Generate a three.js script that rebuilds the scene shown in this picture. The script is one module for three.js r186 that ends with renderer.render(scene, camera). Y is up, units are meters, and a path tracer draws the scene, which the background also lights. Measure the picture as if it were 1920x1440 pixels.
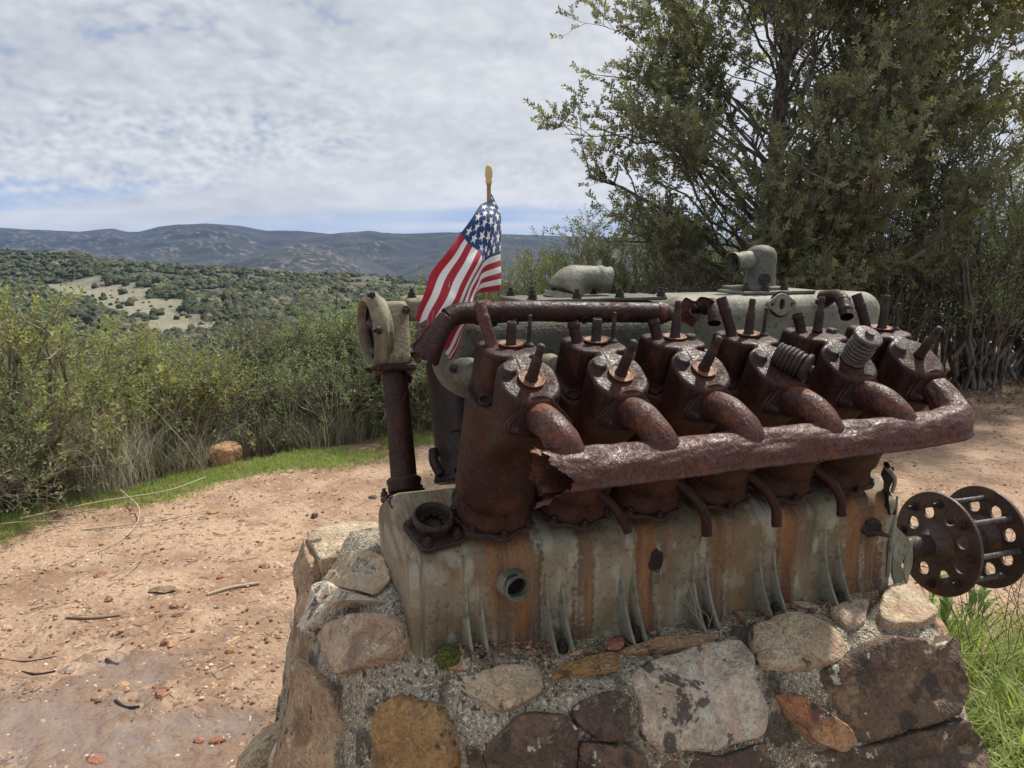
import * as THREE from 'three';
import { mergeGeometries, mergeVertices } from 'three/addons/utils/BufferGeometryUtils.js';
import { MarchingCubes } from 'three/addons/objects/MarchingCubes.js';
import { RoundedBoxGeometry } from 'three/addons/geometries/RoundedBoxGeometry.js';

// ---------------------------------------------------------------- camera, sky, sun, exposure
const scene = new THREE.Scene();
const camera = new THREE.PerspectiveCamera(50.98, 4 / 3, 0.05, 40000);
camera.position.set(0, 1.55, 0);
camera.rotation.x = -10 * Math.PI / 180;
const renderer = new THREE.WebGLRenderer({ antialias: true });
renderer.toneMapping = THREE.LinearToneMapping;
renderer.toneMappingExposure = 1.6;
renderer.shadowMap.enabled = true;
renderer.shadowMap.type = THREE.PCFSoftShadowMap;
const SUN_AZ = 40, SUN_EL = 55;
const rad = (d) => d * Math.PI / 180;
const sunDir = new THREE.Vector3(Math.sin(rad(SUN_AZ)) * Math.cos(rad(SUN_EL)), Math.sin(rad(SUN_EL)), -Math.cos(rad(SUN_AZ)) * Math.cos(rad(SUN_EL)));
const sun = new THREE.DirectionalLight(new THREE.Color().setRGB(1.0, 0.94, 0.84), 3.5);
sun.name = 'sun';
sun.position.copy(sunDir).multiplyScalar(30);
sun.shadow.radius = 5;
sun.shadow.mapSize.set(2048, 2048);
Object.assign(sun.shadow.camera, { left: -9, right: 9, top: 9, bottom: -9, near: 1, far: 60 });
scene.add(sun, sun.target);
scene.fog = new THREE.FogExp2(new THREE.Color().setRGB(0.22, 0.45, 1.0), 3.0e-5);

// ---------------------------------------------------------------- noise
function rngOf(seed) { let a = seed >>> 0; return () => { a |= 0; a = a + 0x6D2B79F5 | 0; let t = Math.imul(a ^ a >>> 15, 1 | a); t = t + Math.imul(t ^ t >>> 7, 61 | t) ^ t; return ((t ^ t >>> 14) >>> 0) / 4294967296; }; }
const PERM = new Uint8Array(512), VAL = new Float32Array(256);
{ const r = rngOf(77), p = [...Array(256).keys()]; for (let i = 255; i > 0; i--) { const j = Math.floor(r() * (i + 1)); [p[i], p[j]] = [p[j], p[i]]; } for (let i = 0; i < 512; i++) PERM[i] = p[i & 255]; for (let i = 0; i < 256; i++) VAL[i] = r() * 2 - 1; }
const sm = (t) => t * t * (3 - 2 * t), lerp = (a, b, t) => a + (b - a) * t, clamp = (x, a = 0, b = 1) => x < a ? a : x > b ? b : x;
const sstep = (x, a, b) => sm(clamp((x - a) / (b - a)));
function vn(x, y, z) {
  const X = Math.floor(x), Y = Math.floor(y), Z = Math.floor(z), u = sm(x - X), v = sm(y - Y), w = sm(z - Z);
  const h = (i, j, k) => VAL[PERM[PERM[PERM[(X + i) & 255] + ((Y + j) & 255)] + ((Z + k) & 255)]];
  return lerp(lerp(lerp(h(0, 0, 0), h(1, 0, 0), u), lerp(h(0, 1, 0), h(1, 1, 0), u), v), lerp(lerp(h(0, 0, 1), h(1, 0, 1), u), lerp(h(0, 1, 1), h(1, 1, 1), u), v), w);
}
function fbm(x, y, z, o = 4) { let s = 0, a = 0.5, n = 0; for (let i = 0; i < o; i++) { s += a * vn(x, y, z); n += a; a *= 0.5; x = x * 2.03 + 11.3; y = y * 2.03 + 5.7; z = z * 2.03 + 3.1; } return s / n; }
function pn(u, v, f, seed) { // tiles on the unit square
  const x = u * f, y = v * f, X = Math.floor(x), Y = Math.floor(y), s = sm(x - X), t = sm(y - Y);
  const h = (i, j) => VAL[PERM[PERM[((((X + i) % f) + f) % f) & 255] + ((((Y + j) % f) + f) % f & 255)] ^ (seed & 255)];
  return lerp(lerp(h(0, 0), h(1, 0), s), lerp(h(0, 1), h(1, 1), s), t);
}
function pf(u, v, f, o, seed) { let s = 0, a = 0.5, n = 0; for (let i = 0; i < o; i++) { s += a * pn(u, v, f, seed + i * 17); n += a; a *= 0.55; f *= 2; } return s / n; }
const interp = (x, xs, ys) => { if (x <= xs[0]) return ys[0]; for (let i = 1; i < xs.length; i++) if (x <= xs[i]) return lerp(ys[i - 1], ys[i], (x - xs[i - 1]) / (xs[i] - xs[i - 1])); return ys[ys.length - 1]; };

// ---------------------------------------------------------------- the sky: thin mottled high cloud over blue, the same all round
{
  const W = 2048, H = 1024, data = new Float32Array(W * H * 4);
  for (let r = 0; r < H; r++) {
    const el = ((r + 0.5) / H - 0.5) * Math.PI, y = Math.sin(el), c = Math.cos(el);
    for (let q = 0; q < W; q++) {
      const az = ((q + 0.5) / W - 0.5) * 2 * Math.PI, x = Math.cos(az) * c, z = Math.sin(az) * c, i = (r * W + q) * 4;
      const yy = Math.max(y, 0.0), k = 1 / (yy + 0.2), px = x * k, pz = z * k;
      const wx = px + 0.07 * fbm(px * 2.2, 3, pz * 2.2, 2), wz = pz + 0.07 * fbm(px * 2.2, 9, pz * 2.2, 2);
      const big = fbm(wx * 0.85 + 4.2, 1.5, wz * 0.85 + 1.3, 3);
      const cell = (Math.abs(vn(wx * 21 + wz * 7, 7.1, wz * 19 - wx * 7)) * 1.35 + Math.abs(vn(wx * 43 + wz * 9, 2.1, wz * 40 - wx * 9)) * 0.7 + 0.3 * vn(wx * 90, 5, wz * 80) - 0.53), mid = fbm(wx * 7, 2.2, wz * 7, 3), band = fbm(px * 0.5, 5.5, pz * 2.6, 4);
      const amp = 0.45 + 0.95 * sstep(fbm(wx * 1.3 + 9, 4, wz * 1.3, 3), -0.35, 0.45);
      let cov = 1.0 + 0.45 * big + 0.42 * cell * amp + 0.42 * mid;
      const low = 1 - sstep(yy, 0.025, 0.10);
      cov = lerp(cov, 0.60 + 0.75 * band, low);
      const a = sstep(cov, 0.22, 0.82);
      const tone = clamp(0.55 + 0.5 * cell * amp * (1 - low) + 0.34 * mid + 0.62 * big + 0.15 * low);
      const hz = Math.exp(-yy * 6);
      const B = [lerp(0.09, 0.25, hz), lerp(0.165, 0.35, hz), lerp(0.36, 0.52, hz)];
      const Cc = [lerp(0.30, 0.485, tone), lerp(0.325, 0.50, tone), lerp(0.37, 0.53, tone)];
      for (let n = 0; n < 3; n++) data[i + n] = lerp(B[n], Cc[n], a);
      data[i + 3] = 1;
    }
  }
  const t = new THREE.DataTexture(data, W, H, THREE.RGBAFormat, THREE.FloatType);
  t.mapping = THREE.EquirectangularReflectionMapping; t.magFilter = t.minFilter = THREE.LinearFilter; t.needsUpdate = true;
  scene.background = t; scene.environment = t;
}

// ---------------------------------------------------------------- textures and materials
const enc = (x) => { x = clamp(x); return (x <= 0.0031308 ? x * 12.92 : 1.055 * Math.pow(x, 1 / 2.4) - 0.055) * 255; };
function dataTex(d, w, h, srgb) {
  const t = new THREE.DataTexture(d, w, h); t.wrapS = t.wrapT = THREE.RepeatWrapping; t.magFilter = t.minFilter = THREE.LinearFilter;
  if (srgb) t.colorSpace = THREE.SRGBColorSpace; t.needsUpdate = true; return t;
}
function texSet(w, h, fn) { // fn(u, v) -> [linear rgb, height 0..1, roughness 0..1]
  const c = new Uint8Array(w * h * 4), b = new Uint8Array(w * h * 4);
  for (let j = 0; j < h; j++) for (let i = 0; i < w; i++) {
    const [col, ht, ro] = fn((i + 0.5) / w, (j + 0.5) / h), k = (j * w + i) * 4;
    c[k] = enc(col[0]); c[k + 1] = enc(col[1]); c[k + 2] = enc(col[2]); c[k + 3] = 255;
    b[k] = clamp(ht) * 255; b[k + 1] = clamp(ro) * 255; b[k + 2] = 0; b[k + 3] = 255;
  }
  return { map: dataTex(c, w, h, true), data: dataTex(b, w, h, false) };
}
const mix3 = (a, b, t) => [lerp(a[0], b[0], t), lerp(a[1], b[1], t), lerp(a[2], b[2], t)];
function std(set, bump, extra = {}) {
  return new THREE.MeshPhysicalMaterial({ map: set.map, bumpMap: set.data, bumpScale: bump, roughnessMap: set.data, roughness: 1, ...extra });
}
const flat = (r, g, b, rough = 0.8, extra = {}) => new THREE.MeshStandardMaterial({ color: new THREE.Color().setRGB(r, g, b), roughness: rough, ...extra });

const rustFn = (dark, warm, spk) => (u, v) => {
  const big = pf(u, v, 5, 4, 3), pit = pf(u, v, 64, 3, 21), fine = pf(u, v, 128, 2, 40), blot = pf(u, v, 14, 4, 60);
  let c = mix3(dark, warm, sstep(big + 0.5 * blot, -0.05, 0.75));
  const s = sstep(pit, 0.05, 0.4);
  c = mix3(c, spk, s * 0.45);
  const hole = sstep(-pit, 0.18, 0.5);
  c = mix3(c, [0.022, 0.014, 0.013], hole * 0.75);
  const org = sstep(pf(u, v, 3, 5, 95) + 0.35 * blot, 0.26, 0.5), blk = sstep(pf(u, v, 4, 5, 120) + 0.2 * fine, 0.3, 0.5);
  c = mix3(c, [warm[0] * 1.75, warm[1] * 2.0, warm[2] * 1.7], org * 0.55); c = mix3(c, [dark[0] * 0.45, dark[1] * 0.5, dark[2] * 0.55], blk * 0.6);
  return [c, 0.5 + 0.34 * pit + 0.2 * blot + 0.12 * fine, 0.52 + 0.26 * blot + 0.25 * hole + 0.14 * fine + 0.25 * org];
};
const M = {};
M.rust = std(texSet(1024, 1024, rustFn([0.024, 0.008, 0.006], [0.05, 0.0165, 0.0095], [0.05, 0.024, 0.019])), 0.0013, { specularIntensity: 0.55 });
M.rustRed = std(texSet(512, 512, rustFn([0.06, 0.018, 0.012], [0.115, 0.033, 0.018], [0.10, 0.05, 0.038])), 0.0022, { specularIntensity: 0.8 });
M.rustOrange = std(texSet(512, 512, rustFn([0.15, 0.06, 0.028], [0.30, 0.125, 0.045], [0.2, 0.11, 0.08])), 0.0012);
M.rustDark = std(texSet(512, 512, rustFn([0.026, 0.016, 0.015], [0.044, 0.025, 0.021], [0.055, 0.042, 0.041])), 0.0012, { specularIntensity: 0.6 });
M.hubRust = std(texSet(512, 512, rustFn([0.045, 0.024, 0.018], [0.08, 0.038, 0.024], [0.075, 0.05, 0.044])), 0.0012);
M.barrel = std(texSet(512, 512, rustFn([0.028, 0.018, 0.017], [0.045, 0.026, 0.021], [0.04, 0.032, 0.03])), 0.001, { specularIntensity: 0.5 });
const aluFn = (a, b, d) => (u, v) => {
  const big = pf(u, v, 4, 4, 8), f = pf(u, v, 40, 3, 33), sp = pf(u, v, 90, 2, 51), st = pf(u, v, 9, 4, 71);
  let c = mix3(a, b, sstep(big + 0.4 * f, -0.35, 0.5));
  c = mix3(c, d, sstep(st + 0.3 * f, 0.28, 0.6) * 0.75);
  c = mix3(c, [c[0] * 0.55, c[1] * 0.55, c[2] * 0.52], sstep(-f - sp * 0.5, 0.35, 0.7));
  return [c, 0.5 + 0.3 * f + 0.2 * sp, 0.66 + 0.14 * f];
};
M.alu = std(texSet(512, 512, aluFn([0.12, 0.12, 0.086], [0.21, 0.21, 0.162], [0.13, 0.08, 0.04])), 0.0016);
M.aluBlue = std(texSet(512, 512, aluFn([0.06, 0.062, 0.048], [0.115, 0.118, 0.092], [0.10, 0.07, 0.036])), 0.0014);
M.aluTan = std(texSet(512, 512, aluFn([0.135, 0.115, 0.07], [0.22, 0.195, 0.125], [0.11, 0.065, 0.03])), 0.0016);
// crankcase: u runs along the case (-0.2 .. 1.05 m), v from the foot to the deck; rust has run down below every cylinder
M.crankcase = std(texSet(2048, 512, (u, v) => {
  const x = u * 1.25 - 0.2, y = v * 0.34 - 0.04, n = fbm(x * 30, y * 7, 3, 4), f = fbm(x * 150, y * 150, 8, 3), g = fbm(x * 14, y * 14, 21, 4), fine = fbm(x * 420, y * 420, 4, 2);
  let c = mix3([0.125, 0.108, 0.068], [0.225, 0.208, 0.145], sstep(g + 0.3 * f, -0.4, 0.5));
  const zone = [[0.0, 0.036, 1], [0.05, 0.034, 0.9], [0.175, 0.03, 0.9], [0.315, 0.034, 0.95], [0.36, 0.02, 0.6], [0.49, 0.03, 0.75], [0.535, 0.03, 0.5], [0.665, 0.036, 1], [0.72, 0.02, 0.4], [0.85, 0.04, 1], [0.90, 0.045, 1], [-0.11, 0.05, 0.25]];
  let s = 0; const run = fbm(x * 75, y * 2.2, 17, 4), run2 = fbm(x * 190, y * 3.5, 27, 3);
  for (const [cx, w, k] of zone) { const d = Math.abs(x + 0.010 * n - cx) / w; s = Math.max(s, k * (1 - sstep(d + 0.75 * run + 0.35 * f, 0.62, 1.0))); }
  s = Math.max(s, sstep(run + 0.5 * run2 + (y - 0.12) * 1.6, 0.42, 0.62) * 0.7);
  const rustC = mix3([0.07, 0.028, 0.014], [0.205, 0.088, 0.026], sstep(fbm(x * 26, y * 5, 13, 4) + 0.3 * f, -0.35, 0.45));
  c = mix3(c, rustC, clamp(s * (0.85 + 0.45 * f + 0.4 * run2)));
  const tan = sstep(fbm(x * 18, y * 4, 31, 3), 0.0, 0.5); c = mix3(c, [0.15, 0.10, 0.048], tan * 0.65 * (1 - s));
  c = mix3(c, [0.33, 0.345, 0.28], sstep(fbm(x * 40, y * 22, 50, 3), 0.15, 0.5) * 0.6 * (1 - s));
  const k = 1 - 0.5 * sstep(-f - 0.6 * fine, 0.3, 0.75); c = [c[0] * k, c[1] * k, c[2] * k];
  return [c, 0.5 + 0.3 * f + 0.25 * fine, 0.72 + 0.15 * f];
}), 0.0022);
const stoneFn = (cols, seed, lich, dirN = 1) => (u, v) => {
  const w = 0.06 * pf(u, v, 6, 3, seed), lay = pf((u + w) % 1, v, 3, 5, seed + 5), str = pf(u + w + 4, v * 1 + w, 5, 6, seed + 9), f = pf(u, v, 48, 4, seed + 3), cr = Math.abs(pf(u + w, v + w, 6, 4, seed + 30));
  let c = mix3(cols[0], cols[1], sstep(lay + 0.25 * f, -0.35, 0.35));
  c = mix3(c, cols[2], sstep(str + 0.2 * f, 0.12, 0.5));
  if (lich > 0) c = mix3(c, [0.035, 0.029, 0.025], sstep(pf(u, v, 9, 5, seed + 44) + 0.25 * f, 0.42 - lich, 0.6 - lich) * 0.85);
  c = mix3(c, [0.42, 0.44, 0.36], sstep(pf(u, v, 13, 4, seed + 70), 0.5, 0.54) * 0.8);
  const grain = pf(u, v, 120, 2, seed + 33), vein = sstep(pf(u + w, (v + 2 * w) % 1, 9, 5, seed + 55), 0.3, 0.42); c = mix3(c, [c[0] * 1.35, c[1] * 1.3, c[2] * 1.2], vein * 0.7);
  const crack = (1 - sstep(cr, 0.0, 0.025)) * sstep(pf(u, v, 5, 2, seed + 91), 0.0, 0.35); c = mix3(c, [0.06, 0.043, 0.032], crack * 0.6);
  const k = 1 + 0.35 * f + 0.28 * grain; return [[c[0] * k, c[1] * k, c[2] * k], 0.45 + 0.34 * str + 0.28 * f + 0.14 * grain + 0.08 * vein - 0.2 * crack, 0.85 + 0.1 * f];
};
const stoneMat = (cols, seed, lich) => std(texSet(512, 512, stoneFn(cols, seed, lich)), 0.011);
M.stone_cream = stoneMat([[0.29, 0.21, 0.125], [0.41, 0.33, 0.225], [0.34, 0.235, 0.15]], 1, 0.02);
M.stone_pink = stoneMat([[0.31, 0.215, 0.145], [0.40, 0.30, 0.215], [0.22, 0.15, 0.105]], 40, 0.0);
M.stone_brown = stoneMat([[0.27, 0.18, 0.105], [0.36, 0.255, 0.155], [0.19, 0.12, 0.07]], 80, 0.03);
M.stone_ochre = stoneMat([[0.25, 0.14, 0.05], [0.33, 0.20, 0.085], [0.17, 0.10, 0.05]], 120, 0.1);
M.stone_tan = stoneMat([[0.24, 0.145, 0.08], [0.33, 0.215, 0.13], [0.27, 0.13, 0.065]], 160, 0.08);
M.stone_dark = stoneMat([[0.075, 0.05, 0.037], [0.13, 0.085, 0.055], [0.21, 0.145, 0.09]], 200, 0.12);
M.stone_grey = stoneMat([[0.36, 0.30, 0.23], [0.50, 0.43, 0.34], [0.38, 0.28, 0.19]], 230, 0.17);
M.stone_orange = stoneMat([[0.30, 0.13, 0.055], [0.40, 0.24, 0.13], [0.13, 0.06, 0.045]], 20, 0.1);
M.stone_red = stoneMat([[0.19, 0.075, 0.05], [0.28, 0.12, 0.075], [0.15, 0.06, 0.045]], 61, 0.0);
M.mortar = std(texSet(1024, 1024, (u, v) => {
  const g = pf(u, v, 110, 2, 5), g2 = pf(u, v, 55, 3, 9), b = pf(u, v, 5, 4, 12), sp = pf(u, v, 128, 1, 90);
  let c = mix3([0.22, 0.185, 0.13], [0.35, 0.305, 0.225], sstep(b, -0.4, 0.4));
  c = mix3(c, [0.66, 0.60, 0.49], sstep(g + 0.5 * g2, 0.2, 0.7)); c = mix3(c, [0.05, 0.042, 0.035], sstep(-g2 - 0.5 * g, 0.15, 0.6) * 0.9);
  c = mix3(c, [0.045, 0.038, 0.029], sstep(pf(u, v, 4, 5, 140), 0.12, 0.4) * 0.8);
  return [c, 0.5 + 0.4 * g + 0.3 * g2, 0.9];
}), 0.009);
M.dirt = std(texSet(1024, 1024, (u, v) => {
  const g = pf(u, v, 128, 2, 4), g2 = pf(u, v, 60, 3, 15), b = pf(u, v, 6, 5, 22), m = pf(u, v, 24, 4, 35), sp = pf(u, v, 128, 1, 91);
  let c = mix3([0.225, 0.136, 0.084], [0.35, 0.238, 0.158], sstep(b + 0.5 * m, -0.45, 0.5));
  c = mix3(c, [0.52, 0.38, 0.27], sstep(g + 0.3 * sp, 0.5, 0.75) * 0.6); c = mix3(c, [0.15, 0.085, 0.055], sstep(-g2, 0.26, 0.5) * 0.75);
  c = mix3(c, [0.105, 0.066, 0.045], sstep(m - 0.2 * g, 0.36, 0.6) * 0.7);
  return [c, 0.5 + 0.25 * g + 0.25 * g2 + 0.25 * m, 0.93];
}), 0.014, { vertexColors: true });
M.hill = std(texSet(512, 512, (u, v) => { const b = pf(u, v, 8, 6, 3), k = 0.75 + 0.5 * b; return [[k, k, k], 0.5 + 0.5 * b, 0.95]; }), 0.0, { vertexColors: true, bumpMap: null });
M.bark = std(texSet(512, 512, (u, v) => { const a = pf(u, v, 12, 5, 6), l = pf(u, v, 4, 4, 16); const c = mix3([0.06, 0.046, 0.035], [0.16, 0.13, 0.105], sstep(a, -0.4, 0.4)); return [mix3(c, [0.2, 0.19, 0.16], sstep(l, 0.25, 0.6) * 0.6), 0.5 + 0.5 * a, 0.95]; }), 0.01);
M.barkGrey = std(texSet(256, 256, (u, v) => { const a = pf(u, v, 10, 5, 6); return [mix3([0.12, 0.095, 0.07], [0.27, 0.225, 0.17], sstep(a, -0.4, 0.4)), 0.5 + 0.5 * a, 0.95]; }), 0.004);
M.barkPale = std(texSet(256, 256, (u, v) => { const a = pf(u, v, 10, 5, 6); return [mix3([0.085, 0.07, 0.058], [0.19, 0.165, 0.14], sstep(a, -0.4, 0.4)), 0.5 + 0.5 * a, 0.95]; }), 0.004);
const leafMat = (r, g, b, rough, tr = 0.34) => new THREE.MeshPhysicalMaterial({ color: new THREE.Color().setRGB(r, g, b), roughness: 1, clearcoat: 0.45, clearcoatRoughness: rough, transmission: tr, thickness: 0, side: THREE.DoubleSide });
M.leafOak = leafMat(0.195, 0.208, 0.095, 0.26, 0.55);
M.leafOlive = leafMat(0.245, 0.262, 0.072, 0.45, 0.55);
M.leafGrey = leafMat(0.185, 0.225, 0.082, 0.42, 0.55);
M.leafDark = leafMat(0.15, 0.155, 0.08, 0.42, 0.5);
M.grass = leafMat(0.24, 0.34, 0.055, 0.6, 0.5);
M.dryGrass = leafMat(0.33, 0.29, 0.20, 0.8, 0.25);
M.scrub = new THREE.MeshStandardMaterial({ color: 0xffffff, roughness: 0.95 });
M.pitted = std(texSet(256, 256, rustFn([0.17, 0.10, 0.085], [0.24, 0.15, 0.125], [0.34, 0.27, 0.25])), 0.002);
M.soot = flat(0.012, 0.01, 0.01, 0.95);
M.moss = std(texSet(256, 256, (u, v) => { const g = pf(u, v, 60, 3, 3); return [mix3([0.03, 0.042, 0.008], [0.11, 0.13, 0.022], sstep(g, -0.4, 0.4)), 0.5 + 0.5 * g, 1]; }), 0.006);
M.steel = std(texSet(256, 256, rustFn([0.06, 0.05, 0.047], [0.10, 0.075, 0.065], [0.17, 0.155, 0.15])), 0.0008, { metalness: 0.3 });
M.wood = std(texSet(256, 256, (u, v) => { const g = pf(u, v, 30, 3, 3); return [mix3([0.20, 0.12, 0.06], [0.34, 0.22, 0.12], 0.5 + 0.5 * g), 0.5, 0.7]; }), 0.0004);
M.finial = flat(0.50, 0.38, 0.17, 0.45);
M.twig = flat(0.16, 0.115, 0.075, 0.9);
M.twigPale = flat(0.40, 0.33, 0.24, 0.9);
M.char = flat(0.03, 0.024, 0.022, 0.85);

// ---------------------------------------------------------------- helpers: names, labels, geometry
const used = new Map();
const numbered = (n) => { const k = used.get(n) ?? 0; used.set(n, k + 1); return k ? `${n}_${String(k).padStart(3, '0')}` : n; };
function tag(o, label, category, group, kind) { o.userData.label = label; if (category) o.userData.category = category; if (group) o.userData.group = group; if (kind) o.userData.kind = kind; return o; }
function thing(name, label, category, pos = [0, 0, 0], turn = 0, group) { const g = new THREE.Group(); g.name = numbered(name); g.position.set(...pos); g.rotation.y = turn; scene.add(g); return tag(g, label, category, group); }
const V = (x, y, z) => new THREE.Vector3(x, y, z);
function boxUV(g, tile) {
  const p = g.attributes.position.array, n = g.attributes.position.count, uv = new Float32Array(n * 2), a = V(), b = V(), c = V(), f = V();
  for (let i = 0; i < n; i += 3) {
    a.fromArray(p, i * 3); b.fromArray(p, i * 3 + 3); c.fromArray(p, i * 3 + 6); f.crossVectors(b.clone().sub(a), c.clone().sub(a));
    const ax = Math.abs(f.x), ay = Math.abs(f.y), az = Math.abs(f.z);
    for (let k = 0; k < 3; k++) { const q = (i + k) * 3, [s, t] = ax > ay && ax > az ? [p[q + 2], p[q + 1]] : ay > az ? [p[q], p[q + 2]] : [p[q], p[q + 1]]; uv[(i + k) * 2] = s / tile; uv[(i + k) * 2 + 1] = t / tile; }
  }
  g.setAttribute('uv', new THREE.BufferAttribute(uv, 2)); return g;
}
function ready(geos) {
  const list = [].concat(geos).map((g) => { const h = g.index ? g.toNonIndexed() : g.clone(); for (const k of Object.keys(h.attributes)) if (k !== 'position' && k !== 'normal') h.deleteAttribute(k); h.morphAttributes = {}; return h; });
  return list.length > 1 ? mergeGeometries(list) : list[0];
}
function P(name, geos, mat, parent, tile = 0.26) { const g = boxUV(ready(geos), tile), m = new THREE.Mesh(g, mat); m.name = name; parent.add(m); return m; }
function share(name, geo, mat, parent, pos, dir, scale = 1) { const m = new THREE.Mesh(geo, mat); m.name = name; m.position.set(...pos); if (dir) m.quaternion.setFromUnitVectors(V(0, 1, 0), V(...dir).normalize()); m.scale.setScalar(scale); parent.add(m); return m; }
const geoOf = (geos, tile = 0.26) => boxUV(ready(geos), tile);
function at(g, pos, dir, roll = 0) { if (roll) g.rotateY(roll); if (dir) g.applyQuaternion(new THREE.Quaternion().setFromUnitVectors(V(0, 1, 0), V(...dir).normalize())); g.translate(...pos); return g; }
function cyl(r0, r1, h, s = 16) { const g = new THREE.CylinderGeometry(r1, r0, h, s); g.translate(0, h / 2, 0); return g; }
function lathe(pts, s = 24) { return new THREE.LatheGeometry(pts.map(([r, y]) => new THREE.Vector2(r, y)), s); }
function rough(g, amp, freq, seed = 0) { const p = g.attributes.position, n = g.attributes.normal; for (let i = 0; i < p.count; i++) { const x = p.getX(i), y = p.getY(i), z = p.getZ(i), d = amp * fbm(x * freq + seed, y * freq + seed * 1.7, z * freq, 3); p.setXYZ(i, x + n.getX(i) * d, y + n.getY(i) * d, z + n.getZ(i) * d); } g.computeVertexNormals(); return g; }
function gridGeo(nu, nv, fn, closeU = false) { // (nu+1) x (nv+1) points
  const pos = [], idx = [];
  for (let j = 0; j <= nv; j++) for (let i = 0; i <= nu; i++) { const q = fn(i / nu, j / nv); pos.push(q[0], q[1], q[2]); }
  for (let j = 0; j < nv; j++) for (let i = 0; i < nu; i++) { const a = j * (nu + 1) + i, b = a + 1, c = a + nu + 1, d = c + 1; idx.push(a, b, d, a, d, c); }
  const g = new THREE.BufferGeometry(); g.setAttribute('position', new THREE.Float32BufferAttribute(pos, 3)); g.setIndex(idx); g.computeVertexNormals();
  if (closeU) { const n = g.attributes.normal; for (let j = 0; j <= nv; j++) { const a = j * (nu + 1), b = a + nu, s = V(n.getX(a) + n.getX(b), n.getY(a) + n.getY(b), n.getZ(a) + n.getZ(b)).normalize(); n.setXYZ(a, s.x, s.y, s.z); n.setXYZ(b, s.x, s.y, s.z); } }
  return g;
}
function sweep(pts, rad, nS, nR, endFn) { // rad(t, phi) about a smooth path; phi 0 = +z side, 90 = up, for paths along x
  const cv = new THREE.CatmullRomCurve3(pts.map((p) => V(...p)), false, 'centripetal'), up = V(0, 1, 0);
  return gridGeo(nR, nS, (a, t) => {
    const T = cv.getTangentAt(t).normalize(); let U = up.clone().addScaledVector(T, -up.dot(T)); if (U.lengthSq() < 0.05) { U = V(1, 0, 0).addScaledVector(T, -T.x); } U.normalize();
    const S = V().crossVectors(T, U).normalize(), phi = a * 2 * Math.PI, c = cv.getPointAt(t), r = rad(t, phi), e = endFn ? endFn(t, phi) : 0;
    return [c.x + r * (Math.cos(phi) * S.x + Math.sin(phi) * U.x) + T.x * e, c.y + r * (Math.cos(phi) * S.y + Math.sin(phi) * U.y) + T.y * e, c.z + r * (Math.cos(phi) * S.z + Math.sin(phi) * U.z) + T.z * e];
  }, true);
}
function tube(pts, r0, r1 = r0, nS = 16, nR = 10) { return sweep(pts, (t) => lerp(r0, r1, t), nS, nR); }
class Tubes { // many thin branches in one geometry
  constructor() { this.p = []; this.n = []; this.i = []; this.u = []; }
  add(pts, r0, r1, sides = 5) {
    const base = this.p.length / 3, N = pts.length, T = V(), A = V(), B = V(); let len = 0;
    for (let k = 0; k < N; k++) {
      const q = pts[k]; T.subVectors(pts[Math.min(k + 1, N - 1)], pts[Math.max(k - 1, 0)]).normalize();
      A.set(Math.abs(T.y) < 0.9 ? 0 : 1, Math.abs(T.y) < 0.9 ? 1 : 0, 0).cross(T).normalize(); B.crossVectors(T, A);
      if (k) len += q.distanceTo(pts[k - 1]); const r = lerp(r0, r1, k / (N - 1));
      for (let s = 0; s <= sides; s++) { const f = s / sides * 2 * Math.PI, c = Math.cos(f), d = Math.sin(f), x = A.x * c + B.x * d, y = A.y * c + B.y * d, z = A.z * c + B.z * d; this.p.push(q.x + x * r, q.y + y * r, q.z + z * r); this.n.push(x, y, z); this.u.push(s / sides * 0.25, len / 0.5); }
    }
    for (let k = 0; k < N - 1; k++) for (let s = 0; s < sides; s++) { const a = base + k * (sides + 1) + s, b = a + 1, c = a + sides + 1, d = c + 1; this.i.push(a, b, c, b, d, c); }
  }
  geo() { const g = new THREE.BufferGeometry(); g.setAttribute('position', new THREE.Float32BufferAttribute(this.p, 3)); g.setAttribute('normal', new THREE.Float32BufferAttribute(this.n, 3)); g.setAttribute('uv', new THREE.Float32BufferAttribute(this.u, 2)); g.setIndex(this.i); return g; }
  mesh(name, mat, parent) { const m = new THREE.Mesh(this.geo(), mat); m.name = name; parent.add(m); return m; }
}

// ---------------------------------------------------------------- the lie of the land: a flat clearing on a hilltop, a slope, a valley with a meadow, a wooded hill, mountains
const FX = 1533; // bearing scale: u = 960 + FX * x / depth names a bearing
const edgeDist = (x, z) => (x + 2.77) * -0.705 + (z + 4.15) * -0.71; // beyond the brow of the clearing when positive
const PUDDLES = [[-1.40, -2.72, 0.22, 0.15], [-1.02, -2.38, 0.24, 0.12], [-1.55, -2.42, 0.42, 0.24], [-1.25, -2.30, 0.4, 0.2]];
function wet(x, z) { let w = 0; for (const [px, pz, a, b] of PUDDLES) { const d = Math.hypot((x - px) / a, (z - pz) / b) + 0.45 * fbm(x * 7, 2, z * 7, 3); w = Math.max(w, 1 - sstep(d, 0.55, 1.15)); } return w; }
function nearH(x, z) {
  const d = edgeDist(x, z), fall = interp(d, [0.3, 1, 3, 10, 60, 430], [0, -0.1, -0.6, -2.4, -11, -50]);
  return fall + (d < 30 ? (0.020 * fbm(x * 0.9, 4, z * 0.9, 3) + 0.017 * fbm(x * 5, 7, z * 5, 4) - 0.011 * sstep(fbm(x * 6.5, 21, z * 6.5, 2), 0.22, 0.5)) * (1 - 0.75 * wet(x, z)) : 0) - 0.014 * wet(x, z);
}
const crestV = (u) => interp(u, [-300, 0, 60, 130, 200, 300, 420, 560, 700, 760, 900, 1500], [466, 472, 474, 478, 492, 499, 506, 517, 520, 528, 536, 540]);
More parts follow.
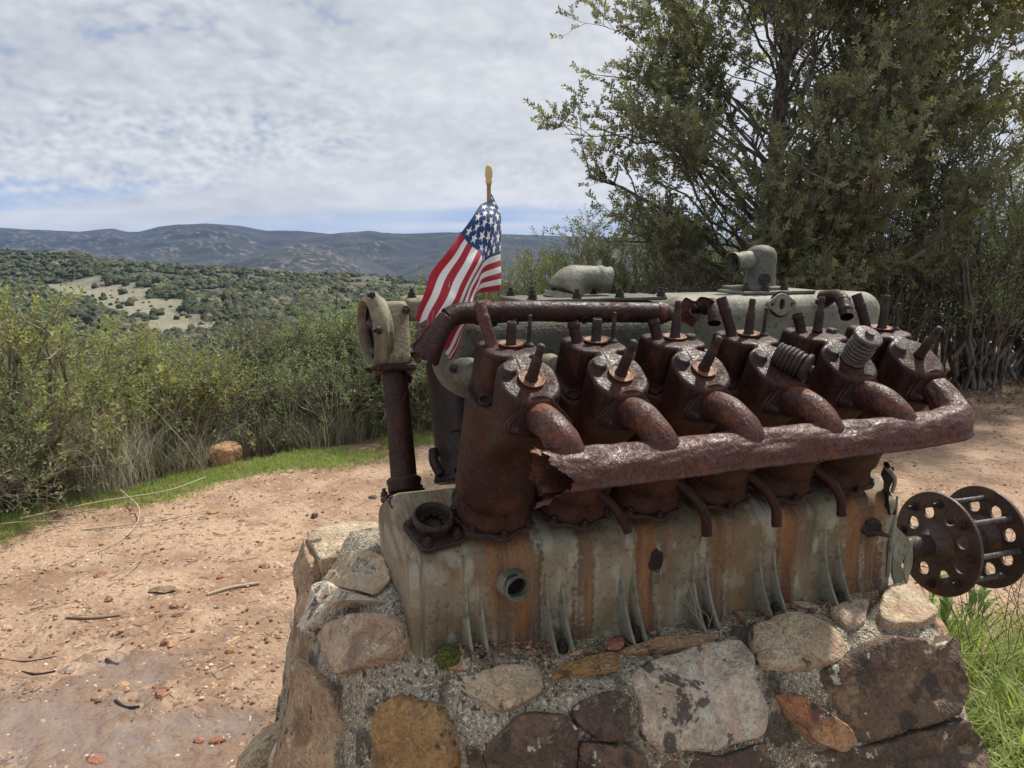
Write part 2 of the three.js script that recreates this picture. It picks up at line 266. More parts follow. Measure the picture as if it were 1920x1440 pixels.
const MEADOW = [[-540, -960], [-378, -763], [-267, -594], [-172, -448]];
function meadowDist(x, z) { let b = 1e9; for (let i = 0; i < 3; i++) { const [ax, az] = MEADOW[i], [bx, bz] = MEADOW[i + 1], t = clamp(((x - ax) * (bx - ax) + (z - az) * (bz - az)) / ((bx - ax) ** 2 + (bz - az) ** 2)); b = Math.min(b, Math.hypot(x - lerp(ax, bx, t), z - lerp(az, bz, t)) / lerp(40, 26, (i + t) / 3)); } return b; }
function landH(x, z) {
  const D = -z, u = D > 1 ? 960 + FX * x / D : 960;
  let y = nearH(x, z);
  if (D > 40) y += sstep(D, 40, 200) * 3.5 * fbm(x * 0.012, 3, z * 0.012, 4) * (meadowDist(x, z) < 1.4 ? 0.3 : 1);
  const D0 = interp(u, [0, 110, 200, 270, 360, 500], [980, 980, 800, 640, 500, 430]);
  const crest = 1.55 + (455 - crestV(u)) / 1556 * 1250;
  const t = clamp((D - D0) / (1250 - D0));
  if (D > D0) y = lerp(y, crest, Math.pow(sm(t), 0.75)) + 9 * t * (1.1 - t) * fbm(x * 0.008, 8, z * 0.008, 4) * 2;
  if (D > 1250) y -= interp(D, [1250, 1500, 2600], [0, 12, 160]);
  return y;
}
{
  const nx = 250, nz = 220, x0 = -10, x1 = 11, z0 = -13, z1 = 4.5, pos = [], col = [], uv = [], idx = [];
  for (let j = 0; j <= nz; j++) for (let i = 0; i <= nx; i++) {
    const x = lerp(x0, x1, i / nx), z = lerp(z0, z1, j / nz), w = wet(x, z), d = edgeDist(x, z);
    pos.push(x, nearH(x, z), z); uv.push(x / 1.9, z / 1.9);
    const p = 1 + 0.18 * fbm(x * 1.3, 5, z * 1.3, 4), damp = 1 - 0.42 * w;
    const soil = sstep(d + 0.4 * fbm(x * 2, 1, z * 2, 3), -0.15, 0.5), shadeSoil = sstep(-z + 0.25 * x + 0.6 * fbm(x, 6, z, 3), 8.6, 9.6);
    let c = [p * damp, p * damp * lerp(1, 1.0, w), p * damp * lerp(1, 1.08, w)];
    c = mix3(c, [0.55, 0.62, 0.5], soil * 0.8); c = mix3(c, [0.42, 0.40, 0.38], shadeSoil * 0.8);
    col.push(...c);
  }
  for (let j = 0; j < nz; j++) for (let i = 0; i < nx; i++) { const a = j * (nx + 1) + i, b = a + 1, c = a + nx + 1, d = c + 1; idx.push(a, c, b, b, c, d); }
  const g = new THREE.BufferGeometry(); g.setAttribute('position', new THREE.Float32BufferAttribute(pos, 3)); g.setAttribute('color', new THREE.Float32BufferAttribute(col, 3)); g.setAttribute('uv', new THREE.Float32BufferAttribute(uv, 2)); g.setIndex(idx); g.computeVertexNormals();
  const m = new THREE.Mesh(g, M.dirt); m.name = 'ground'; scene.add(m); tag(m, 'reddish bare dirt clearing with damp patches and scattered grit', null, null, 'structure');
}
function landSheet(name, label, az0, az1, na, r0, r1, nr, hf, cf, mat, tile) {
  const pos = [], col = [], uv = [], idx = [];
  for (let j = 0; j <= nr; j++) for (let i = 0; i <= na; i++) {
    const az = rad(lerp(az0, az1, i / na)), r = r0 * Math.pow(r1 / r0, j / nr), x = Math.sin(az) * r, z = -Math.cos(az) * r, y = hf(x, z, r);
    pos.push(x, y, z); uv.push(x / tile, z / tile); col.push(...cf(x, y, z, r));
  }
  for (let j = 0; j < nr; j++) for (let i = 0; i < na; i++) { const a = j * (na + 1) + i, b = a + 1, c = a + na + 1, d = c + 1; idx.push(a, b, c, b, d, c); }
  const g = new THREE.BufferGeometry(); g.setAttribute('position', new THREE.Float32BufferAttribute(pos, 3)); g.setAttribute('color', new THREE.Float32BufferAttribute(col, 3)); g.setAttribute('uv', new THREE.Float32BufferAttribute(uv, 2)); g.setIndex(idx); g.computeVertexNormals();
  const m = new THREE.Mesh(g, mat); m.name = name; scene.add(m); return tag(m, label, null, null, 'structure');
}
landSheet('hillside', 'slope below the clearing, pale valley meadow and brush covered hill', -75, 75, 420, 7.5, 3200, 230, (x, z, r) => landH(x, z) - (r < 16 ? 0.05 : 0), (x, y, z, r) => {
  const m = 1 - sstep(meadowDist(x, z) + 0.7 * fbm(x * 0.03, 2, z * 0.03, 4), 0.6, 1.2), n = fbm(x * 0.03, 9, z * 0.03, 5);
  let c = mix3([0.05, 0.06, 0.03], [0.10, 0.096, 0.054], sstep(n, 0.0, 0.5));
  c = mix3(c, mix3([0.27, 0.24, 0.17], [0.21, 0.205, 0.125], sstep(fbm(x * 0.06, 4, z * 0.06, 3), -0.2, 0.4)), m);
  return c;
}, M.hill, 14);
const ridgeV = (u) => interp(u, [-600, -300, -100, 0, 60, 150, 185, 215, 240, 262, 300, 340, 400, 450, 500, 560, 620, 690, 760, 850, 950, 1100, 1400, 2000], [438, 432, 430, 428, 431, 436, 431, 430, 436, 436, 426, 422, 421, 424, 434, 434, 440, 436, 439, 437, 441, 445, 450, 452]);
const spurV = (u) => interp(u, [-200, 100, 300, 420, 500, 560, 620, 680, 740, 800, 900, 1100], [560, 520, 498, 488, 470, 456, 462, 486, 512, 490, 470, 468]);
landSheet('mountains', 'hazy blue mountain range with rocky outcrops along the skyline', -62, 50, 680, 2600, 9500, 230, (x, z, r) => {
  const D = -z, u = 960 + FX * x / Math.max(D, 1), n = fbm(x * 0.0009, 3, z * 0.0009, 5), rg = 1 - Math.abs(fbm(x * 0.0011 + 7, 1, z * 0.0011, 4)) * 2.2;
  const yA = 1.55 + (455 - ridgeV(u)) / 1556 * 7600, yB = 1.55 + (455 - spurV(u)) / 1556 * 5200;
  const tA = clamp((D - 4300) / 3300), a = D < 7600 ? lerp(-330, yA, Math.pow(tA, 0.85)) : yA - (D - 7600) * 0.12;
  const tB = clamp((D - 2900) / 2300), b = D < 5200 ? lerp(-330, yB, Math.pow(tB, 0.8)) : yB - (D - 5200) * 0.22;
  return Math.max(a + (95 * rg + 70 * n) * 4 * tA * (1 - tA) * (D < 7600 ? 1 : 0) + 6 * fbm(x * 0.006, 2, z * 0.006, 3), b + (70 * rg + 55 * n) * 4 * tB * (1 - tB) * (D < 5200 ? 1 : 0), -330);
}, (x, y, z) => {
  const D = -z, u = 960 + FX * x / D, n = fbm(x * 0.004, 6, z * 0.004, 5), k = vn(x * 0.07, y * 0.11, z * 0.05);
  let c = mix3([0.016, 0.022, 0.016], [0.038, 0.038, 0.027], sstep(n, -0.35, 0.5));
  const rock = sstep(fbm(x * 0.003, 14, z * 0.003, 4) + 0.2 * (u < 480 ? 1 : u > 620 ? -0.8 : 0), 0.0, 0.35);
  c = mix3(c, [0.26, 0.23, 0.19], rock * sstep(k, 0.25, 0.6) * 0.7);
  return c;
}, M.hill, 160);

// ---------------------------------------------------------------- plants
function sprigGeo(nLeaf, len, leafL, leafW, seed) {
  const r = rngOf(seed), p = [], n = [], idx = [];
  const tri = (a, b, c) => { const N = V().crossVectors(b.clone().sub(a), c.clone().sub(a)).normalize(), k = p.length / 3; for (const q of [a, b, c]) { p.push(q.x, q.y, q.z); n.push(N.x, N.y, N.z); } idx.push(k, k + 1, k + 2); };
  const tip = V(0, len, 0), w = len * 0.012;
  tri(V(-w, 0, 0), V(w, 0, 0), tip); tri(V(0, 0, -w), V(0, 0, w), tip);
  for (let i = 0; i < nLeaf; i++) {
    const t = 0.12 + 0.88 * (i + 0.6 * r()) / nLeaf, a = i * 2.4 + r() * 0.8, up = 0.35 + 0.8 * r(), d = V(Math.cos(a), up, Math.sin(a)).normalize(), b = V(0, len * Math.min(t, 1), 0), L = leafL * (0.65 + 0.6 * r());
    const s = V().crossVectors(d, V(0, 1, 0)).normalize().applyAxisAngle(d, (r() - 0.5) * 2.2), k = V().crossVectors(s, d), e = b.clone().addScaledVector(d, L), m = b.clone().addScaledVector(d, L * 0.48).addScaledVector(k, -L * 0.06);
    const l = m.clone().addScaledVector(s, leafW * 0.5).addScaledVector(k, leafW * 0.2), q = m.clone().addScaledVector(s, -leafW * 0.5).addScaledVector(k, leafW * 0.2);
    tri(b, l, m); tri(l, e, m); tri(b, m, q); tri(m, e, q);
  }
  const g = new THREE.BufferGeometry(); g.setAttribute('position', new THREE.Float32BufferAttribute(p, 3)); g.setAttribute('normal', new THREE.Float32BufferAttribute(n, 3)); g.setIndex(idx); return g;
}
const SPRIG = { oak: sprigGeo(13, 0.15, 0.05, 0.03, 5), small: sprigGeo(12, 0.15, 0.042, 0.017, 6), olive: sprigGeo(11, 0.17, 0.046, 0.019, 7), sparse: sprigGeo(7, 0.19, 0.036, 0.015, 8) };
const _m = new THREE.Matrix4(), _q = new THREE.Quaternion(), _s = V(1, 1, 1), _c = new THREE.Color();
function instances(name, geo, mat, list, parent) { // list of [pos, dir|quaternion, scale, colour]
  const im = new THREE.InstancedMesh(geo, mat, list.length); im.name = name; im.userData.kind = 'stuff';
  list.forEach(([p, d, s, c], i) => { if (d.isQuaternion) _q.copy(d); else _q.setFromUnitVectors(V(0, 1, 0), d).multiply(new THREE.Quaternion().setFromAxisAngle(V(0, 1, 0), (i * 2.39996) % 6.283)); if (s.isVector3) _s.copy(s); else _s.setScalar(s); im.setMatrixAt(i, _m.compose(p, _q, _s)); im.setColorAt(i, _c.setRGB(c[0], c[1], c[2])); });
  parent.add(im); return im;
}
function curve(a, b, bend, r, n = 6) { // a wandering branch from a to b
  const out = [], L = a.distanceTo(b), o = V(r() - 0.5, r() - 0.5, r() - 0.5).multiplyScalar(L * 0.3), f = r() * 50;
  for (let k = 0; k <= n; k++) { const t = k / n, q = a.clone().lerp(b, t); q.addScaledVector(bend, Math.sin(Math.PI * t)).addScaledVector(o, Math.sin(Math.PI * t) * 0.6); if (k && k < n) q.add(V(vn(f, k * 0.9, 1), vn(f, k * 0.9, 7), vn(f, k * 0.9, 13)).multiplyScalar(L * 0.05)); out.push(q); }
  return out;
}
function pointAt(c, t) { const f = clamp(t, 0, 0.9999) * (c.length - 1), i = Math.floor(f); return c[i].clone().lerp(c[i + 1], f - i); }
// A woody plant: limbs reach for places in an ellipsoid, branch into twigs, and the twigs carry sprigs of leaves.
function woody(g, o) {
  const r = rngOf(o.seed), wood = new Tubes(), leaves = [], C = V(...o.centre), R = V(...o.radii), clump = o.clump ?? 0.5;
  if (o.trunks) for (const tr of o.trunks) wood.add(tr.pts.map((p) => V(...p)), tr.r0, tr.r1, 10);
  for (let i = 0; i < o.limbs; i++) {
    let d; do d = V(r() * 2 - 1, r() * 2 - 1, r() * 2 - 1); while (d.lengthSq() > 1 || d.lengthSq() < 0.02);
    const f = Math.cbrt(lerp(o.inner ?? 0.15, 1, r())); d.normalize();
    if (vn(d.x * 2.3 + o.seed, d.y * 2.3, d.z * 2.3) < -clump) continue; // bays in the outline
    const lump = 1 + (o.lump ?? 0.22) * fbm(d.x * 2 + o.seed, d.y * 2, d.z * 2, 2), T = V(C.x + d.x * R.x * f * lump, C.y + d.y * R.y * f * lump, C.z + d.z * R.z * f * lump);
    if (T.y < (o.minY ?? 0.05)) T.y = (o.minY ?? 0.05) + r() * 0.3;
    let S, r0;
    if (o.trunks) { const tr = o.trunks[Math.floor(r() * o.trunks.length)], pts = tr.pts.map((p) => V(...p)); let t = clamp((T.y - pts[0].y) / (pts[pts.length - 1].y - pts[0].y) - 0.12 - 0.2 * r(), o.firstLimb ?? 0.2, 0.98); S = pointAt(pts, t); r0 = lerp(tr.r0, tr.r1, t) * (0.16 + 0.16 * r()); } else { const a = r() * 6.283, q = Math.sqrt(r()) * (o.base ?? 0.18); S = V(C.x * 0.3 + Math.cos(a) * q * R.x, -0.03, C.z * 0.3 + Math.sin(a) * q * R.z); r0 = (o.stemR ?? 0.012) * (0.6 + 0.7 * r()); }
    const L = S.distanceTo(T), limb = curve(S, T, V(0, o.sag ?? L * 0.1, 0), r, 8); wood.add(limb, r0, r0 * 0.3, 6);
    for (let k = 0; k < o.branches; k++) {
      const t = lerp(o.from ?? 0.35, 1, Math.sqrt((k + r()) / o.branches)), A = pointAt(limb, t), dir = pointAt(limb, Math.min(t + 0.05, 1)).sub(pointAt(limb, t - 0.05)).normalize();
      const e = dir.clone().multiplyScalar(0.8).add(V(r() * 2 - 1, r() * 1.5 - 0.55 + (o.lift ?? 0.15), r() * 2 - 1)).normalize(), l = o.branchL * (0.5 + 0.9 * r()), B = A.clone().addScaledVector(e, l);
      const br = curve(A, B, V(0, l * 0.06, 0), r, 4); wood.add(br, r0 * 0.34, 0.0016, 4);
      for (let n = 0; n < o.twigs; n++) {
        const s = lerp(0.2, 1, (n + r()) / o.twigs), A2 = pointAt(br, s), e2 = e.clone().multiplyScalar(0.7).add(V(r() * 2 - 1, r() * 1.6 - 0.5, r() * 2 - 1)).normalize(), l2 = o.twigL * (0.5 + r());
        const B2 = A2.clone().addScaledVector(e2, l2); if (o.drawTwigs !== false) wood.add([A2, A2.clone().lerp(B2, 0.55).add(V(0, l2 * 0.05, 0)), B2], 0.0026, 0.001, 3);
        for (let q = 0; q < o.sprigs; q++) { if (r() > (o.leafy ?? 1)) continue; const w = (q + 0.4 + 0.6 * r()) / o.sprigs, p = A2.clone().lerp(B2, w), dd = e2.clone().add(V(r() - 0.5, r() * 0.9 - 0.3, r() - 0.5)).normalize(); const b = 0.72 + 0.5 * r(), y = r(); const tint = o.tint ? o.tint(p, y) : [1, 1, 1]; leaves.push([p, dd, (o.scale ?? 1) * (0.7 + 0.55 * r()), [b * tint[0], b * tint[1], b * tint[2]]]); }
      }
    }
  }
  wood.mesh(o.trunks ? 'trunk' : 'stem', o.bark ?? M.bark, g);
  instances(o.trunks ? 'crown' : 'foliage', o.sprig ?? SPRIG.small, o.leaf, leaves, g);
  return leaves.length;
}
let nLeaves = 0;
function shrub(label, x, z, rx, h, o, name = 'shrub', cat = 'shrub') {
  const y = nearH(x, z), g = thing(name, label, cat, [x, y - 0.02, z]);
  nLeaves += woody(g, { centre: [0, h * 0.56, 0], radii: [rx, h * 0.5, rx * 0.8], limbs: 46, branches: 5, branchL: 0.26, twigs: 3, twigL: 0.15, sprigs: 2, leafy: 0.6, from: 0.3, scale: 0.85, leaf: M.leafGrey, bark: M.barkGrey, ...o });
  return g;
}
const tOlive = (p, y) => y > 0.93 ? [1.4, 1.2, 0.6] : y > 0.6 ? [1.1, 1.08, 0.85] : [0.9, 1, 1], tGrey = (p, y) => y > 0.85 ? [1.35, 1.25, 0.9] : [0.95, 1, 1];
// left of the clearing
shrub('yellow green shrub at the left edge of the picture, tallest of the left thicket', -3.1, -4.95, 0.8, 1.0, { seed: 11, limbs: 58, leaf: M.leafOlive, sprig: SPRIG.olive, tint: tOlive, stemR: 0.018 });
shrub('yellow green shrub behind the pale dry grass tuft', -2.85, -5.6, 0.6, 0.82, { seed: 12, limbs: 50, leaf: M.leafOlive, sprig: SPRIG.olive, tint: tOlive, stemR: 0.015 });
shrub('thin olive brown twiggy shrub right of the dry grass tuft', -2.42, -5.95, 0.45, 0.72, { seed: 13, limbs: 46, leaf: M.leafOlive, sprig: SPRIG.sparse, tint: tOlive, leafy: 0.5 });
shrub('olive shrub in the second row at the left edge', -4.25, -6.3, 0.9, 1.05, { seed: 14, limbs: 60, leaf: M.leafOlive, sprig: SPRIG.olive, tint: tOlive });
shrub('low scrubby bush of grey stems under the left thicket', -2.95, -4.5, 0.46, 0.5, { seed: 15, limbs: 50, leaf: M.leafGrey, sprig: SPRIG.sparse, leafy: 0.35 });
shrub('olive shrub beyond the left edge of the picture, along the brow', -4.3, -4.2, 0.8, 0.95, { seed: 16, limbs: 50, leaf: M.leafOlive, sprig: SPRIG.olive, tint: tOlive });
shrub('broad olive shrub farther out beyond the left edge of the picture', -5.6, -5.0, 1.0, 1.1, { seed: 17, limbs: 60, leaf: M.leafOlive, sprig: SPRIG.olive, tint: tOlive });
// between the left thicket and the engine
shrub('dark dense rounded shrub above the red boulder', -2.2, -7.1, 0.46, 1.02, { seed: 21, limbs: 86, leaf: M.leafDark, sprig: SPRIG.small, tint: tGrey, branches: 6 });
shrub('grey green leafy shrub in the middle, right of the dark rounded shrub', -1.62, -7.2, 0.6, 0.92, { seed: 22, limbs: 72, sprig: SPRIG.small, tint: tGrey });
shrub('grey green shrub just left of the upright engine pipe', -1.02, -7.2, 0.55, 0.86, { seed: 23, limbs: 66, sprig: SPRIG.small, tint: tGrey });
shrub('low bush of bare grey stems along the grass edge', -1.42, -6.5, 0.6, 0.5, { seed: 24, limbs: 60, sprig: SPRIG.sparse, leafy: 0.45, tint: tGrey });
shrub('low tangle of stems behind the red boulder', -2.0, -6.35, 0.5, 0.5, { seed: 25, limbs: 56, sprig: SPRIG.sparse, leafy: 0.45, tint: tGrey });
shrub('bushy low shrub left of the engine pipe foot', -0.8, -6.6, 0.5, 0.58, { seed: 26, limbs: 56, sprig: SPRIG.small, leafy: 0.6, tint: tGrey });
shrub('spindly shrub with tall shoots behind the round distributor housing', -0.62, -7.4, 0.38, 1.3, { seed: 27, limbs: 22, sprig: SPRIG.sparse, leafy: 0.8, leaf: M.leafOlive, tint: tOlive });
shrub('grey green shrub hidden behind the flag', -0.2, -7.3, 0.5, 1.0, { seed: 28, limbs: 56, sprig: SPRIG.small, tint: tGrey });
// behind the engine
shrub('twiggy olive shrub right of the flag, low against the mountains', 0.22, -7.6, 0.5, 1.3, { seed: 31, limbs: 44, sprig: SPRIG.sparse, leaf: M.leafOlive, tint: tOlive, leafy: 0.8 });
shrub('twiggy shrub between the flag and the oak crown', 0.78, -7.9, 0.55, 1.55, { seed: 32, limbs: 56, sprig: SPRIG.small, leaf: M.leafOlive, tint: tGrey, leafy: 0.7 });
shrub('dark shrub under the left side of the oak', 1.5, -8.1, 0.7, 1.6, { seed: 33, limbs: 80, sprig: SPRIG.small, leaf: M.leafDark });
shrub('dark undergrowth bush at the foot of the oak trunk', 2.5, -8.7, 0.9, 1.35, { seed: 34, limbs: 80, sprig: SPRIG.small, leaf: M.leafDark });
shrub('shaded bush right of the oak trunk, behind the far end of the engine', 3.35, -8.9, 0.8, 1.35, { seed: 35, limbs: 76, sprig: SPRIG.sparse, leaf: M.leafDark, leafy: 0.8 });
// the dark thicket on the right
const thick = (label, x, z, rx, h, seed, leafy = 0.6) => shrub(label, x, z, rx, h, { seed, limbs: 50, branches: 7, branchL: 0.5, twigs: 3, twigL: 0.22, sprig: SPRIG.sparse, leaf: M.leafGrey, bark: M.barkPale, leafy, stemR: 0.024, base: 0.4, scale: 1.25, tint: tGrey }, 'thicket_shrub', 'thicket');
thick('tall dark thicket of bare stems, nearest the right edge of the picture', 5.0, -8.7, 1.0, 2.9, 41, 0.6);
thick('tall dark thicket of tangled stems behind the far cylinder head', 4.05, -8.9, 0.85, 2.5, 42, 0.5);
thick('dark thicket at the back, between the oak and the right edge', 4.7, -10.2, 1.2, 2.4, 43, 0.6);
thick('dark thicket beyond the right edge of the picture', 6.1, -9.3, 1.2, 2.8, 44, 0.7);
thick('dark thicket deep behind the oak trunk', 3.2, -10.6, 1.2, 1.7, 45, 0.6);
thick('dense brush behind the shrubs left of the oak', 1.7, -10.2, 1.1, 1.7, 46, 0.8);
thick('dense brush far back beside the right thicket', 6.6, -11.3, 1.4, 2.6, 47, 0.6);
// the oaks
{
  const g = thing('oak_tree', 'large live oak with dark trunk and spreading grey green crown behind the engine', 'tree', [2.78, nearH(2.78, -8.3) - 0.03, -8.3]);
  nLeaves += woody(g, { seed: 51, centre: [-0.12, 3.2, 0.1], radii: [1.9, 2.55, 1.75], limbs: 172, branches: 8, branchL: 0.40, twigs: 5, twigL: 0.17, sprigs: 2, from: 0.45, inner: 0.1, lump: 0.34, clump: 0.22, sag: 0.12, firstLimb: 0.1, minY: 0.95, leaf: M.leafOak, sprig: SPRIG.oak, bark: M.bark, scale: 0.8, lift: 0.3, tint: (p, y) => y > 0.8 ? [1.4, 1.3, 0.9] : [1, 1, 1],
    trunks: [{ pts: [[0, 0, 0], [-0.06, 0.9, 0], [-0.12, 1.7, 0.03], [-0.16, 2.6, 0.02], [-0.1, 3.6, 0], [0.02, 4.6, -0.04]], r0: 0.13, r1: 0.035 }, { pts: [[0.1, 0, 0.05], [0.3, 0.9, 0.12], [0.36, 1.8, 0.1], [0.42, 2.7, 0.1], [0.6, 3.9, 0.05]], r0: 0.075, r1: 0.02 }] });
  const h = thing('oak_tree', 'yellower sunlit oak at the upper right, behind the dark thicket', 'tree', [4.75, nearH(4.75, -9.6) - 0.03, -9.6]);
  nLeaves += woody(h, { seed: 52, centre: [-0.15, 4.2, 0], radii: [1.75, 2.0, 1.6], limbs: 110, branches: 8, branchL: 0.42, twigs: 5, twigL: 0.17, sprigs: 2, from: 0.45, inner: 0.1, lump: 0.3, clump: 0.3, firstLimb: 0.35, minY: 2.0, leaf: M.leafOak, sprig: SPRIG.oak, bark: M.bark, lift: 0.2, tint: (p, y) => y > 0.6 ? [1.55, 1.3, 0.7] : [1.2, 1.15, 0.8],
    trunks: [{ pts: [[0, 0, 0], [0.05, 1.2, 0.03], [-0.02, 2.4, 0.05], [0.05, 3.6, 0], [0.1, 5.0, 0]], r0: 0.085, r1: 0.02 }] });
}
// the brush on the slope and the far hill
{
  const r = rngOf(90), blob = (seed, det) => { const g = new THREE.IcosahedronGeometry(1, det), p = g.attributes.position; for (let i = 0; i < p.count; i++) { const x = p.getX(i), y = p.getY(i), z = p.getZ(i), k = 1 + 0.55 * fbm(x * 1.9 + seed, y * 1.9, z * 1.9, 3); p.setXYZ(i, x * k, Math.max(y * k, -0.3), z * k); } g.computeVertexNormals(); return g; };
  const lists = [[], []];
  for (let i = 0; i < 110000; i++) {
    const u = lerp(-1100, 1500, r()), D = 45 * Math.pow(1330 / 45, Math.pow(r(), 0.62)), x = (u - 960) / FX * D, z = -D, md = meadowDist(x, z), n = fbm(x * 0.014, 5, z * 0.014, 3);
    if (md < 1 - 0.7 * fbm(x * 0.03, 2, z * 0.03, 4) && r() > 0.03) continue;
    if (n < -0.32 + 0.25 * r() - (md < 1.6 ? 0.3 : 0)) continue;
    const s = lerp(0.8, 3.4, sstep(D, 40, 600)) * (0.35 + 1.2 * r() ** 3) * (md < 1.7 && md > 1 ? 1.25 : 1), b = 0.7 + 0.6 * r(), w = r();
    const c = w > 0.85 ? [0.14, 0.125, 0.075] : w > 0.4 ? [0.062, 0.075, 0.034] : [0.04, 0.052, 0.027];
    lists[i & 1].push([V(x, landH(x, z) + s * 0.25, z), new THREE.Quaternion().setFromAxisAngle(V(0, 1, 0), r() * 6.28), V(s * (0.8 + 0.5 * r()), s * (0.6 + 0.5 * r()), s * (0.8 + 0.5 * r())), [c[0] * b, c[1] * b, c[2] * b]]);
  }
  lists.forEach((l, k) => { const m = instances(numbered('hillside_scrub'), blob(3 + k * 9, 2), M.scrub, l, scene); tag(m, k ? 'darker half of the scrub covering the far hill and slope' : 'dark green scrub covering the far hill and slope', null, null, 'stuff'); });
  // single trees at the rim of the meadow
  const crown = blob(31, 3), spots = [[-306, -560, 6.2], [-291, -548, 5.2], [-272, -540, 6.2], [-256, -528, 5.4], [-241, -520, 6.4], [-172, -560, 8.5], [-186, -592, 7], [-470, -800, 9]];
  let first;
  const oakLabel = ['dark oak at the near rim of the meadow, leftmost of the row', 'second dark oak from the left at the near rim of the meadow', 'third dark oak from the left at the near rim of the meadow', 'fourth dark oak from the left at the near rim of the meadow', 'rightmost dark oak of the row at the near rim of the meadow', 'large dark oak at the right rim of the meadow', 'dark oak behind the large one at the right rim of the meadow', 'lone dark oak at the far left end of the meadow'];
  spots.forEach(([x, z, s], i) => {
    const g = first ? first.clone() : new THREE.Group();
    if (!first) { first = g; const t = new THREE.Mesh(new THREE.CylinderGeometry(0.06, 0.09, 0.9, 7).translate(0, 0.4, 0), M.bark); t.name = 'trunk'; const c = new THREE.Mesh(crown, flat(0.05, 0.06, 0.036, 0.95)); c.name = 'crown'; c.position.y = 0.45; c.scale.set(1.15, 0.85, 1.15); g.add(t, c); }
    g.name = numbered('distant_oak'); g.position.set(x, landH(x, z) - 0.3, z); g.scale.setScalar(s * 0.8); g.rotation.y = i * 1.3; scene.add(g); tag(g, oakLabel[i], 'tree', 'dark oaks around the valley meadow');
  });
  // burnt bare trunks
  const wood = new Tubes(); wood.add([V(0, -0.3, 0), V(0.06, 4, 0.03), V(0.0, 8, 0.05), V(0.1, 11.5, 0)], 0.2, 0.03, 6);
  for (let k = 0; k < 9; k++) { const y = 3 + k * 0.9, a = k * 2.4; wood.add([V(0.03, y, 0.02), V(Math.cos(a) * 0.9, y + 0.8, Math.sin(a) * 0.9), V(Math.cos(a) * 1.3, y + 1.7, Math.sin(a) * 1.3)], 0.06, 0.02, 4); }
  const snag = wood.geo(); let one; const rr = rngOf(7);
  const pale = flat(0.34, 0.32, 0.30, 0.9);
  for (let i = 0; i < 26; i++) {
    const u = i < 9 ? lerp(345, 400, rr()) : lerp(395, 600, rr()), D = i < 9 ? lerp(395, 450, rr()) : lerp(420, 640, rr()), x = (u - 960) / FX * D;
    const g = one ? one.clone() : new THREE.Group(); if (!one) { one = g; const t = new THREE.Mesh(snag, pale); t.name = 'trunk'; g.add(t); }
    g.name = numbered('dead_tree'); g.position.set(x, landH(x, -D), -D); g.rotation.y = rr() * 6; g.scale.setScalar(0.8 + 0.6 * rr()); scene.add(g); tag(g, 'thin pale bare dead tree standing in the valley beyond the meadow', 'dead tree', 'bare dead trees in the valley');
  }
}

// ---------------------------------------------------------------- the engine: x along the crankshaft, y up, z towards the near bank; crank axis at y = 0
const YAW = rad(19.3), EO = [-0.079, 0.742, -1.649], TILT = rad(22.5), PITCH = 0.168;
const engine = thing('aircraft_engine', 'rusty twelve cylinder aircraft engine with pale crankcase on the stone pedestal', 'engine', EO, YAW);
const atEngine = (x, y, z) => V(x, y, z).applyAxisAngle(V(0, 1, 0), YAW).add(V(...EO)).toArray();
const bank = (x, r, w) => { const c = Math.cos(TILT), s = Math.sin(TILT); return [x, r * c - w * s, r * s + w * c]; };
const hexBolt = geoOf([cyl(0.0085, 0.0085, 0.007, 6), at(cyl(0.0048, 0.0044, 0.007, 10), [0, 0.007, 0])], 0.1);
const bigBolt = geoOf([cyl(0.011, 0.011, 0.003, 16), at(cyl(0.009, 0.009, 0.008, 6), [0, 0.003, 0]), at(cyl(0.005, 0.0045, 0.009, 10), [0, 0.011, 0])], 0.1);

